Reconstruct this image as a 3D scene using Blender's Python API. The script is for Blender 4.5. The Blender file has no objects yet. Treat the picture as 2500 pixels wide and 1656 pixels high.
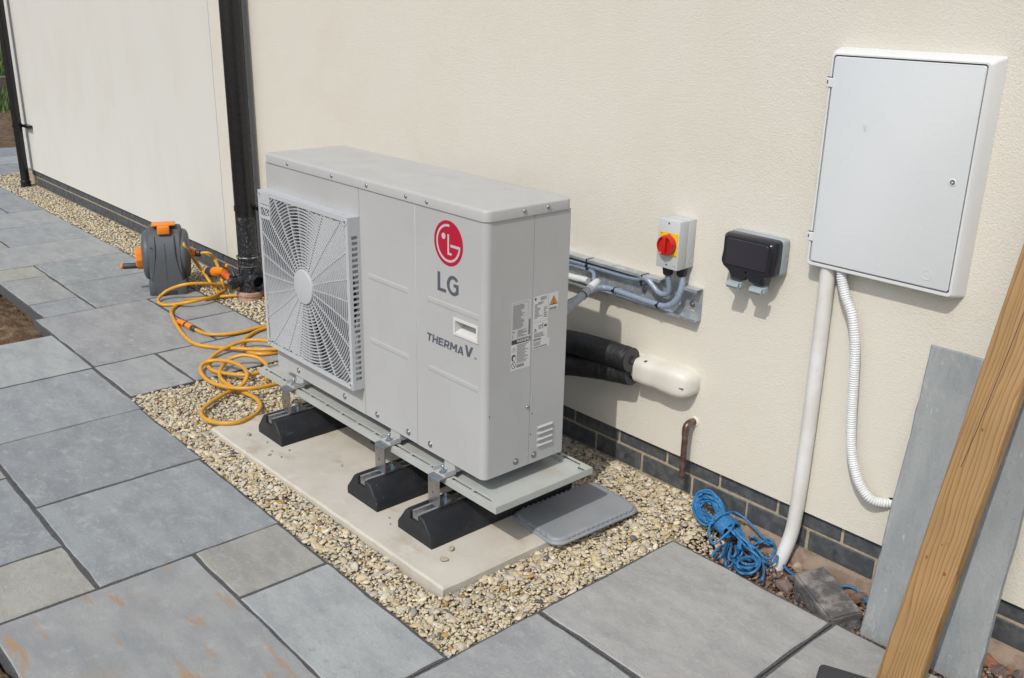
import bpy, bmesh, math, random
import numpy as np
from mathutils import Matrix, Vector, noise as mnoise

rnd = random.Random(7)
nrg = np.random.default_rng(11)
S = bpy.context.scene
COL = S.collection
PI = math.pi

# ------------------------------------------------------------------ camera
CAM = np.array([2.345, -2.435, 1.613])
YAW, PITCH, ROLL, FPX = -0.8391, 0.3412, 0.0208, 2367.26
PW, PH = 2500, 1656


def cam_axes():
    a, b, c = YAW, PITCH, ROLL
    f = np.array([math.sin(a)*math.cos(b), math.cos(a)*math.cos(b), -math.sin(b)])
    r = np.array([math.cos(a), -math.sin(a), 0.0])
    u = np.cross(r, f)
    return math.cos(c)*r+math.sin(c)*u, -math.sin(c)*r+math.cos(c)*u, f


RX, UX, FX = cam_axes()
cd = bpy.data.cameras.new('camera')
cd.sensor_fit = 'HORIZONTAL'
cd.sensor_width = 36.0
cd.lens = FPX/PW*36.0
cd.clip_start = 0.05
cd.clip_end = 500
cam = bpy.data.objects.new('camera', cd)
COL.objects.link(cam)
M = Matrix(((RX[0], UX[0], -FX[0], CAM[0]), (RX[1], UX[1], -FX[1], CAM[1]), (RX[2], UX[2], -FX[2], CAM[2]), (0, 0, 0, 1)))
cam.matrix_world = M
S.camera = cam

# ------------------------------------------------------------------ sky and sun
SUN = Vector((0.149, -0.424, 0.504)).normalized()      # towards the sun
W = bpy.data.worlds.new('World')
S.world = W
W.use_nodes = True
wn = W.node_tree.nodes
bg = wn['Background']
sky = wn.new('ShaderNodeTexSky')
sky.sky_type = 'NISHITA'
sky.sun_disc = False
sky.sun_elevation = math.asin(SUN.z)
sky.sun_rotation = math.atan2(SUN.x, SUN.y)
sky.air_density = 1.0
sky.dust_density = 2.5
sky.ozone_density = 1.0
W.node_tree.links.new(sky.outputs[0], bg.inputs[0])
bg.inputs[1].default_value = 0.14
ld = bpy.data.lights.new('sun', 'SUN')
ld.energy = 2.45
ld.angle = math.radians(0.7)
ld.color = (1.0, 0.97, 0.91)
sun = bpy.data.objects.new('sun', ld)
COL.objects.link(sun)
sun.rotation_euler = SUN.to_track_quat('Z', 'Y').to_euler()
sun.location = (2, -5, 6)
vs = S.view_settings
vs.view_transform = 'Standard'
vs.look = 'None'
vs.exposure = 0.0
vs.gamma = 1.0
S.cycles.use_denoising = True
S.cycles.max_bounces = 8


# ------------------------------------------------------------------ photograph pixel -> point on a plane
def ray(px):
    return FX+(px[0]-PW/2)/FPX*RX-(px[1]-PH/2)/FPX*UX


def on_z(px, z):
    d = ray(px)
    return CAM+(z-CAM[2])/d[2]*d


def on_y(px, y):
    d = ray(px)
    return CAM+(y-CAM[1])/d[1]*d


# ------------------------------------------------------------------ materials
def nd(nt, t, **kw):
    n = nt.nodes.new(t)
    for k, v in kw.items():
        setattr(n, k, v)
    return n


def mat(name, col, rough=0.5, metal=0.0, col2=None, vscale=20.0, vlo=0.4, vhi=0.65, bump=None, spec=0.5, stretch=None,
        spots=None, layers=(), coat=0.0, trans=0.0, rvar=0.0, objcol=False, attr=None, vdetail=5.0, sub=0.0, veins=None):
    """col mixed with col2 by noise; spots: list of (colour, scale, lo, hi, stretch); bump: list of (kind, scale, strength, distance)"""
    m = bpy.data.materials.new(name)
    m.use_nodes = True
    nt = m.node_tree
    b = nt.nodes['Principled BSDF']
    L = nt.links.new
    geo = nd(nt, 'ShaderNodeNewGeometry')
    pos = geo.outputs['Position']

    def coords(st):
        if not st:
            return pos
        mp = nd(nt, 'ShaderNodeMapping')
        mp.inputs['Scale'].default_value = st[:3]
        if len(st) > 3:
            mp.inputs['Rotation'].default_value = st[3]
        L(pos, mp.inputs[0])
        return mp.outputs[0]

    def noise(sc, st=None, detail=5.0, rough_=0.6):
        n = nd(nt, 'ShaderNodeTexNoise')
        n.inputs['Scale'].default_value = sc
        n.inputs['Detail'].default_value = detail
        n.inputs['Roughness'].default_value = rough_
        L(coords(st), n.inputs['Vector'])
        return n.outputs['Fac']

    def ramp(x, lo, hi):
        r = nd(nt, 'ShaderNodeMapRange')
        r.interpolation_type = 'SMOOTHSTEP'
        r.inputs[1].default_value = lo
        r.inputs[2].default_value = hi
        L(x, r.inputs[0])
        return r.outputs[0]

    def mix(f, a, c, mode='MIX'):
        x = nd(nt, 'ShaderNodeMix', data_type='RGBA', blend_type=mode)
        L(f, x.inputs[0]) if not isinstance(f, float) else setattr(x.inputs[0], 'default_value', f)
        for i, v in ((6, a), (7, c)):
            if isinstance(v, tuple):
                x.inputs[i].default_value = (*v[:3], 1)
            else:
                L(v, x.inputs[i])
        return x.outputs[2]

    base = tuple(col)
    if attr:
        at = nd(nt, 'ShaderNodeAttribute', attribute_name=attr)
        base = at.outputs['Color']
    if objcol:
        oi = nd(nt, 'ShaderNodeObjectInfo')
        base = oi.outputs['Color']
    if col2 is not None:
        if objcol or attr:
            base = mix(ramp(noise(vscale, stretch, vdetail), vlo, vhi), base, tuple(col2), 'MULTIPLY')
        else:
            base = mix(ramp(noise(vscale, stretch, vdetail), vlo, vhi), base, tuple(col2))
    for (c, sc, lo, hi, st) in (spots or []):
        base = mix(ramp(noise(sc, st), lo, hi), base, tuple(c))
    for (c, sc, wd, st) in (veins or []):
        n1 = noise(sc, st, 7.0, 0.58)
        sb_ = nd(nt, 'ShaderNodeMath', operation='SUBTRACT')
        L(n1, sb_.inputs[0])
        sb_.inputs[1].default_value = 0.5
        ab = nd(nt, 'ShaderNodeMath', operation='ABSOLUTE')
        L(sb_.outputs[0], ab.inputs[0])
        band = nd(nt, 'ShaderNodeMapRange')
        band.inputs[1].default_value = 0.0
        band.inputs[2].default_value = wd
        band.inputs[3].default_value = 1.0
        band.inputs[4].default_value = 0.0
        L(ab.outputs[0], band.inputs[0])
        mk = nd(nt, 'ShaderNodeMath', operation='MULTIPLY')
        L(band.outputs[0], mk.inputs[0])
        L(ramp(noise(sc*1.3, None, 2.0), 0.45, 0.75), mk.inputs[1])
        m2 = nd(nt, 'ShaderNodeMath', operation='MULTIPLY')
        L(mk.outputs[0], m2.inputs[0])
        m2.inputs[1].default_value = 0.55
        base = mix(m2.outputs[0], base, tuple(c))
    if isinstance(base, tuple):
        b.inputs['Base Color'].default_value = (*base, 1)
    else:
        L(base, b.inputs['Base Color'])
    b.inputs['Roughness'].default_value = rough
    if rvar:
        r = nd(nt, 'ShaderNodeMapRange')
        r.inputs[1].default_value = 0.3
        r.inputs[2].default_value = 0.7
        r.inputs[3].default_value = rough-rvar
        r.inputs[4].default_value = rough+rvar
        L(noise(vscale*1.7), r.inputs[0])
        L(r.outputs[0], b.inputs['Roughness'])
    b.inputs['Metallic'].default_value = metal
    b.inputs['Specular IOR Level'].default_value = spec
    b.inputs['Coat Weight'].default_value = coat
    b.inputs['Transmission Weight'].default_value = trans
    if sub:
        b.inputs['Subsurface Weight'].default_value = sub
        b.inputs['Subsurface Radius'].default_value = (0.004, 0.004, 0.004)
    prev = None
    for (kind, sc, st, dist, *rest) in (bump or []):
        strt = rest[0] if rest else None
        if kind == 'noise':
            h = noise(sc, strt, 4.0)
        elif kind == 'vor':
            v = nd(nt, 'ShaderNodeTexVoronoi')
            v.inputs['Scale'].default_value = sc
            L(coords(strt), v.inputs['Vector'])
            h = v.outputs['Distance']
        elif kind == 'steps':       # riven stone: a low-frequency height cut into terraces
            n1 = noise(sc, strt, 6.0, 0.62)
            mu = nd(nt, 'ShaderNodeMath', operation='MULTIPLY')
            L(n1, mu.inputs[0])
            mu.inputs[1].default_value = 16.0
            fl = nd(nt, 'ShaderNodeMath', operation='FLOOR')
            L(mu.outputs[0], fl.inputs[0])
            fr = nd(nt, 'ShaderNodeMath', operation='FRACT')
            L(mu.outputs[0], fr.inputs[0])
            sm = ramp(fr.outputs[0], 0.72, 1.0)
            ad = nd(nt, 'ShaderNodeMath', operation='ADD')
            L(fl.outputs[0], ad.inputs[0])
            L(sm, ad.inputs[1])
            dv = nd(nt, 'ShaderNodeMath', operation='MULTIPLY')
            L(ad.outputs[0], dv.inputs[0])
            dv.inputs[1].default_value = 1/16.0
            h = dv.outputs[0]
        bp = nd(nt, 'ShaderNodeBump')
        bp.inputs['Strength'].default_value = st
        bp.inputs['Distance'].default_value = dist
        L(h, bp.inputs['Height'])
        if prev is not None:
            L(prev, bp.inputs['Normal'])
        prev = bp.outputs[0]
    if prev is not None:
        L(prev, b.inputs['Normal'])
    return m


MT = {}
MT['render'] = mat('cream_render', (0.655, 0.63, 0.555), 0.92, col2=(0.635, 0.602, 0.512), vscale=2.2, vlo=0.42, vhi=0.75, spec=0.2,
                   bump=[('noise', 230, 0.6, 0.0035), ('noise', 520, 0.35, 0.0018)],
                   spots=[((0.64, 0.57, 0.43), 5.0, 0.70, 0.85, None)])
MT['render_pale'] = mat('pale_render', (0.625, 0.62, 0.575), 0.92, col2=(0.605, 0.595, 0.545), vscale=2.6, vlo=0.42, vhi=0.72, spec=0.2,
                        stretch=(1.2, 1, 0.6), bump=[('noise', 230, 0.4, 0.003)],
                        spots=[((0.58, 0.56, 0.49), 7.0, 0.66, 0.95, (1, 1, 0.5))])
MT['brick'] = mat('blue_brick', (0.055, 0.060, 0.068), 0.62, col2=(0.095, 0.10, 0.105), vscale=26, bump=[('noise', 260, 0.4, 0.002), ('noise', 40, 0.3, 0.004)],
                  spots=[((0.22, 0.21, 0.19), 60, 0.66, 0.78, None), ((0.03, 0.033, 0.04), 12, 0.6, 0.7, None)])
MT['mortar'] = mat('sand_mortar', (0.40, 0.345, 0.25), 0.95, col2=(0.31, 0.265, 0.19), vscale=60, spec=0.1, bump=[('noise', 300, 0.5, 0.002)])
MT['footing'] = mat('pink_concrete', (0.29, 0.225, 0.175), 0.95, col2=(0.20, 0.15, 0.115), vscale=18, spec=0.1, bump=[('noise', 90, 0.6, 0.006), ('noise', 400, 0.4, 0.002)])
MT['stone'] = mat('riven_sandstone', (1, 1, 1), 0.72, objcol=True, col2=(0.80, 0.80, 0.82), vscale=4.5, vlo=0.35, vhi=0.68, stretch=(1.0, 2.3, 1.0, (0, 0, 0.5)),
                  spots=[((0.37, 0.38, 0.375), 16, 0.50, 0.85, (1, 1.6, 1, (0, 0, 0.6))), ((0.225, 0.235, 0.24), 110, 0.48, 0.95, None), ((0.39, 0.395, 0.385), 75, 0.50, 0.90, None), ((0.42, 0.425, 0.42), 48, 0.62, 0.78, (1, 1.8, 1, (0, 0, 0.6))), ((0.215, 0.225, 0.235), 24, 0.55, 0.85, (1, 1.5, 1)), ((0.15, 0.155, 0.17), 55, 0.70, 0.80, None), ((0.36, 0.36, 0.345), 9, 0.58, 0.80, None)], veins=[((0.40, 0.405, 0.39), 2.6, 0.014, (1.0, 2.0, 1.0, (0, 0, 0.55))), ((0.21, 0.22, 0.23), 3.4, 0.012, (1.0, 2.4, 1.0, (0, 0, 0.6)))], spec=0.35, rvar=0.08,
                  bump=[('steps', 3.6, 0.38, 0.012, (1.0, 2.2, 1.0, (0, 0, 0.55))), ('noise', 120, 0.25, 0.002), ('noise', 26, 0.2, 0.004)])
MT['stone_rust'] = mat('rust_stained_sandstone', (1, 1, 1), 0.72, objcol=True, col2=(0.80, 0.82, 0.85), vscale=4.5, vlo=0.35, vhi=0.68, stretch=(1.0, 2.3, 1.0, (0, 0, 0.5)),
                       spots=[((0.37, 0.38, 0.375), 14, 0.50, 0.85, None), ((0.235, 0.24, 0.245), 110, 0.48, 0.95, None), ((0.40, 0.41, 0.41), 40, 0.64, 0.80, None), ((0.345, 0.225, 0.135), 3.6, 0.555, 0.68, (0.9, 4.2, 1, (0, 0, 0.22))), ((0.30, 0.26, 0.21), 2.0, 0.58, 0.75, None), ((0.13, 0.13, 0.14), 60, 0.69, 0.78, None)], spec=0.35, rvar=0.08,
                       bump=[('steps', 3.6, 0.38, 0.012, (1.0, 2.2, 1.0, (0, 0, 0.55))), ('noise', 120, 0.25, 0.002)])
MT['stone_stand'] = mat('riven_sandstone_standing', (1, 1, 1), 0.75, objcol=True, col2=(0.82, 0.82, 0.84), vscale=6, vlo=0.35, vhi=0.68, stretch=(2.2, 1, 0.7),
                        spots=[((0.42, 0.43, 0.42), 30, 0.64, 0.76, (1.8, 1, 0.7)), ((0.18, 0.19, 0.20), 40, 0.68, 0.80, None)], veins=[((0.40, 0.41, 0.405), 5, 0.018, (2.4, 1, 0.8)), ((0.19, 0.20, 0.205), 6, 0.012, (2.6, 1, 0.7))], spec=0.3,
                        bump=[('steps', 4.0, 0.5, 0.016, (2.0, 1, 0.8)), ('noise', 130, 0.35, 0.003)])
MT['joint'] = mat('dark_jointing', (0.085, 0.085, 0.087), 0.95, col2=(0.15, 0.15, 0.15), vscale=220, spec=0.15, bump=[('noise', 420, 1.0, 0.004)])
MT['soil'] = mat('brown_soil', (0.115, 0.075, 0.045), 0.97, col2=(0.22, 0.155, 0.095), vscale=14, spec=0.1, bump=[('noise', 70, 0.9, 0.015), ('noise', 260, 0.7, 0.005)],
                 spots=[((0.33, 0.26, 0.18), 9, 0.6, 0.75, None)])
MT['red_soil'] = mat('red_rubble_soil', (0.12, 0.075, 0.055), 0.97, col2=(0.20, 0.13, 0.095), vscale=30, spec=0.1, bump=[('noise', 90, 0.9, 0.012), ('noise', 300, 0.7, 0.005)])
MT['gravel'] = mat('gravel_stone', (0.4, 0.35, 0.25), 0.85, attr='tint', col2=(0.86, 0.84, 0.80), vscale=90, spec=0.25, bump=[('noise', 240, 0.3, 0.002)])
MT['concrete'] = mat('cast_concrete', (0.52, 0.49, 0.425), 0.93, col2=(0.47, 0.435, 0.37), vscale=5, spec=0.15, bump=[('noise', 320, 0.35, 0.0015), ('noise', 30, 0.15, 0.004)],
                     spots=[((0.39, 0.30, 0.21), 5, 0.55, 0.78, (1, 1.6, 1)), ((0.56, 0.53, 0.47), 11, 0.55, 0.75, None), ((0.24, 0.21, 0.17), 170, 0.70, 0.76, None)])
MT['casing'] = mat('grey_white_paint', (0.435, 0.442, 0.438), 0.40, col2=(0.415, 0.42, 0.413), vscale=3, spec=0.4, rvar=0.06, spots=[((0.40, 0.398, 0.385), 7, 0.52, 0.85, (1.5, 1.5, 0.35))])
MT['lid_paint'] = mat('grey_white_lid_paint', (0.425, 0.43, 0.422), 0.45, col2=(0.40, 0.397, 0.382), vscale=6, vlo=0.45, vhi=0.75, spec=0.4, rvar=0.08, stretch=(1, 2, 1))
MT['grille'] = mat('grille_plastic', (0.46, 0.475, 0.49), 0.45, spec=0.45)
MT['white_plastic'] = mat('white_plastic', (0.62, 0.62, 0.60), 0.35, spec=0.5)
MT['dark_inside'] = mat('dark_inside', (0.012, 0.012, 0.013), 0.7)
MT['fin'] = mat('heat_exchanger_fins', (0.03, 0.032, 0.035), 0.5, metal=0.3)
MT['fan'] = mat('fan_plastic', (0.04, 0.042, 0.046), 0.5)
MT['red_logo'] = mat('crimson_print', (0.42, 0.008, 0.035), 0.4)
MT['logo_white'] = mat('pale_print', (0.50, 0.48, 0.49), 0.4)
MT['logo_grey'] = mat('slate_print', (0.085, 0.10, 0.125), 0.45)
MT['screw'] = mat('zinc_screw', (0.38, 0.39, 0.40), 0.35, metal=0.9)
MT['zinc'] = mat('zinc_bolt', (0.45, 0.50, 0.54), 0.32, metal=0.85, col2=(0.30, 0.36, 0.42), vscale=80)
MT['steel'] = mat('brushed_steel', (0.50, 0.50, 0.50), 0.33, metal=1.0, col2=(0.42, 0.42, 0.425), vscale=40, rvar=0.1, stretch=(1, 1, 6))
MT['alu'] = mat('aluminium_channel', (0.62, 0.62, 0.61), 0.42, metal=0.85, col2=(0.5, 0.5, 0.49), vscale=60, rvar=0.1)
MT['galv'] = mat('galvanised_steel', (0.56, 0.60, 0.62), 0.42, metal=0.65, col2=(0.42, 0.46, 0.49), vscale=30, rvar=0.12,
                 spots=[((0.62, 0.65, 0.67), 70, 0.58, 0.70, None)])
MT['tray_paint'] = mat('sage_grey_coating', (0.42, 0.445, 0.425), 0.40, col2=(0.40, 0.40, 0.37), vscale=9, spec=0.5, rvar=0.06)
MT['rubber'] = mat('black_rubber', (0.009, 0.0105, 0.014), 0.55, col2=(0.020, 0.021, 0.024), vscale=9, vlo=0.4, vhi=0.7, spec=0.5,
                   bump=[('noise', 500, 0.5, 0.001)], spots=[((0.20, 0.195, 0.185), 120, 0.67, 0.74, None), ((0.075, 0.075, 0.073), 10, 0.60, 0.80, (1, 1, 3))])
MT['black_pipe'] = mat('black_upvc', (0.010, 0.010, 0.012), 0.28, spec=0.5, rvar=0.04)
MT['splashed_pipe'] = mat('splashed_black_upvc', (0.012, 0.013, 0.016), 0.35, spec=0.5, spots=[((0.30, 0.31, 0.33), 130, 0.62, 0.68, None), ((0.09, 0.10, 0.11), 50, 0.52, 0.70, None)])
MT['splashed_ring'] = mat('splashed_black_ring', (0.03, 0.032, 0.036), 0.4, spots=[((0.30, 0.31, 0.33), 90, 0.48, 0.62, None)])
MT['clay'] = mat('clay_collar', (0.36, 0.21, 0.15), 0.85, col2=(0.46, 0.33, 0.26), vscale=30)
MT['foam'] = mat('black_insulation', (0.016, 0.016, 0.018), 0.5, col2=(0.028, 0.029, 0.032), vscale=25, spec=0.5, bump=[('noise', 25, 0.6, 0.012, (5, 1, 1)), ('noise', 160, 0.3, 0.002)])
MT['foam_cut'] = mat('cut_foam', (0.06, 0.06, 0.063), 0.9, bump=[('noise', 300, 0.6, 0.003)])
MT['cover'] = mat('cream_trunking', (0.66, 0.64, 0.58), 0.22, spec=0.5, col2=(0.64, 0.615, 0.55), vscale=9, coat=0.2)
MT['box_grey'] = mat('switch_box_grey', (0.50, 0.525, 0.53), 0.4, spec=0.45)
MT['yellow_plate'] = mat('yellow_plate', (0.80, 0.46, 0.01), 0.45)
MT['knob_red'] = mat('red_plastic', (0.48, 0.016, 0.012), 0.28, spec=0.5)
MT['socket_grey'] = mat('socket_grey', (0.30, 0.36, 0.385), 0.45)
MT['socket_cover'] = mat('smoked_cover', (0.016, 0.017, 0.024), 0.22, spec=0.5, spots=[((0.08, 0.085, 0.10), 18, 0.66, 0.85, None), ((0.25, 0.25, 0.25), 260, 0.735, 0.76, None)])
MT['socket_window'] = mat('smoked_window', (0.028, 0.027, 0.036), 0.18, spec=0.6, spots=[((0.09, 0.09, 0.10), 24, 0.66, 0.85, None)])
MT['meter_box'] = mat('meter_box_plastic', (0.66, 0.675, 0.67), 0.30, col2=(0.64, 0.655, 0.655), vscale=3, spec=0.45, rvar=0.05)
MT['meter_door'] = mat('meter_door_reflection', (0.605, 0.635, 0.645), 0.28, col2=(0.59, 0.62, 0.632), vscale=3, spec=0.45, rvar=0.04)  # reflection on the door is put into this darker, bluish base colour
MT['dark_gap'] = mat('dark_gap', (0.10, 0.10, 0.10), 0.8)
MT['pvc'] = mat('white_pvc', (0.68, 0.69, 0.68), 0.32, col2=(0.62, 0.61, 0.57), vscale=8, spots=[((0.42, 0.32, 0.19), 45, 0.70, 0.76, (1, 1, 0.6))])
MT['conduit'] = mat('white_conduit', (0.66, 0.68, 0.68), 0.4)
MT['conduit_grey'] = mat('grey_conduit', (0.42, 0.44, 0.45), 0.4)
MT['cable'] = mat('braided_cable', (0.20, 0.25, 0.33), 0.25, spec=0.6, col2=(0.27, 0.33, 0.42), vscale=320, vlo=0.42, vhi=0.6, coat=0.5)
MT['copper_pipe'] = mat('dull_copper', (0.11, 0.065, 0.055), 0.35, metal=0.5, col2=(0.20, 0.14, 0.12), vscale=40)
MT['tie'] = mat('black_nylon', (0.012, 0.012, 0.013), 0.4)
MT['hose'] = mat('yellow_hose', (0.62, 0.30, 0.018), 0.38, spec=0.45, col2=(0.52, 0.27, 0.035), vscale=14)
MT['reel_grey'] = mat('reel_grey_plastic', (0.085, 0.095, 0.105), 0.45, spec=0.4, bump=[('noise', 500, 0.2, 0.0006)])
MT['reel_dark'] = mat('reel_dark_plastic', (0.035, 0.04, 0.048), 0.5)
MT['orange'] = mat('orange_plastic', (0.75, 0.22, 0.010), 0.38)
MT['red_orange'] = mat('red_orange_plastic', (0.62, 0.10, 0.015), 0.4)
MT['rope'] = mat('blue_rope', (0.022, 0.135, 0.315), 0.55, col2=(0.045, 0.20, 0.41), vscale=120, spec=0.4)
MT['tub_lid'] = mat('grey_tub_lid', (0.235, 0.255, 0.275), 0.42, col2=(0.265, 0.28, 0.295), vscale=7, spec=0.5, rvar=0.08, spots=[((0.30, 0.30, 0.295), 60, 0.66, 0.78, None), ((0.03, 0.03, 0.03), 26, 0.79, 0.80, None)])
MT['timber'] = None
MT['block'] = mat('charcoal_block', (0.10, 0.097, 0.095), 0.95, col2=(0.25, 0.235, 0.22), vscale=24, spec=0.15, bump=[('noise', 130, 0.8, 0.005), ('noise', 30, 0.5, 0.01)])
MT['rock'] = mat('rubble_stone', (1, 1, 1), 0.93, objcol=True, col2=(0.65, 0.62, 0.6), vscale=40, spec=0.15, bump=[('noise', 150, 0.7, 0.005), ('noise', 40, 0.5, 0.008)])
MT['crumbs'] = mat('rubble_crumb', (0.2, 0.15, 0.12), 0.95, attr='tint', col2=(0.75, 0.72, 0.7), vscale=90, spec=0.15)
MT['paper'] = mat('label_paper', (0.60, 0.60, 0.60), 0.45)
MT['paper_clear'] = mat('clear_label', (0.52, 0.52, 0.51), 0.4)
MT['ink'] = mat('grey_ink', (0.16, 0.16, 0.165), 0.6)
MT['ink_dark'] = mat('dark_ink', (0.05, 0.05, 0.05), 0.6)
MT['amber'] = mat('amber_print', (0.52, 0.25, 0.02), 0.5)
MT['sleeper'] = mat('old_sleeper', (0.13, 0.10, 0.075), 0.9, col2=(0.2, 0.16, 0.12), vscale=20)
MT['grass'] = mat('grass_blade', (0.055, 0.11, 0.022), 0.7, attr='tint', col2=(0.7, 0.75, 0.6), vscale=6)
MT['cut_brown'] = mat('dark_stone', (0.04, 0.04, 0.045), 0.9)


def timber_material():
    m = bpy.data.materials.new('sawn_pine')
    m.use_nodes = True
    nt = m.node_tree
    L = nt.links.new
    b = nt.nodes['Principled BSDF']
    tc = nd(nt, 'ShaderNodeTexCoord')
    o = tc.outputs['Object']
    # growth rings: distance from a tilted pith line far behind the board, wobbled by knots
    mp = nd(nt, 'ShaderNodeMapping')
    mp.inputs['Rotation'].default_value = (0.05, 0.035, 0)
    mp.inputs['Scale'].default_value = (1, 1, 0.02)
    L(o, mp.inputs[0])
    nz = nd(nt, 'ShaderNodeTexNoise')
    nz.inputs['Scale'].default_value = 2.2
    nz.inputs['Detail'].default_value = 3
    mp2 = nd(nt, 'ShaderNodeMapping')
    mp2.inputs['Scale'].default_value = (7, 7, 0.8)
    L(o, mp2.inputs[0])
    L(mp2.outputs[0], nz.inputs['Vector'])
    add = nd(nt, 'ShaderNodeMix', data_type='VECTOR')
    vm = nd(nt, 'ShaderNodeVectorMath', operation='MULTIPLY_ADD')
    L(nz.outputs['Color'], vm.inputs[0])
    vm.inputs[1].default_value = (0.055, 0.055, 0.0)
    L(mp.outputs[0], vm.inputs[2])
    wv = nd(nt, 'ShaderNodeTexWave', wave_type='RINGS', rings_direction='Z', wave_profile='SAW')
    wv.inputs['Scale'].default_value = 34.0
    wv.inputs['Distortion'].default_value = 1.2
    wv.inputs['Detail'].default_value = 2
    L(vm.outputs[0], wv.inputs['Vector'])
    cr = nd(nt, 'ShaderNodeValToRGB')
    cr.color_ramp.elements[0].position = 0.0
    cr.color_ramp.elements[0].color = (0.375, 0.225, 0.095, 1)
    cr.color_ramp.elements[1].position = 1.0
    cr.color_ramp.elements[1].color = (0.215, 0.11, 0.04, 1)
    e = cr.color_ramp.elements.new(0.65)
    e.color = (0.345, 0.20, 0.08, 1)
    L(wv.outputs['Fac'], cr.inputs[0])
    n2 = nd(nt, 'ShaderNodeTexNoise')
    n2.inputs['Scale'].default_value = 5
    L(o, n2.inputs['Vector'])
    mx = nd(nt, 'ShaderNodeMix', data_type='RGBA', blend_type='MULTIPLY')
    mr = nd(nt, 'ShaderNodeMapRange')
    mr.inputs[1].default_value = 0.4
    mr.inputs[2].default_value = 0.7
    L(n2.outputs['Fac'], mr.inputs[0])
    L(mr.outputs[0], mx.inputs[0])
    L(cr.outputs[0], mx.inputs[6])
    mx.inputs[7].default_value = (0.80, 0.84, 0.74, 1)
    L(mx.outputs[2], b.inputs['Base Color'])
    b.inputs['Roughness'].default_value = 0.62
    bp = nd(nt, 'ShaderNodeBump')
    bp.inputs['Strength'].default_value = 0.25
    bp.inputs['Distance'].default_value = 0.002
    L(wv.outputs['Fac'], bp.inputs['Height'])
    L(bp.outputs[0], b.inputs['Normal'])
    return m


MT['timber'] = timber_material()
MT['knot'] = mat('pine_knot', (0.16, 0.065, 0.025), 0.6, col2=(0.26, 0.12, 0.05), vscale=200)
MT['knot_pale'] = mat('pale_pine_knot', (0.34, 0.17, 0.06), 0.6, col2=(0.22, 0.10, 0.04), vscale=200)


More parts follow.
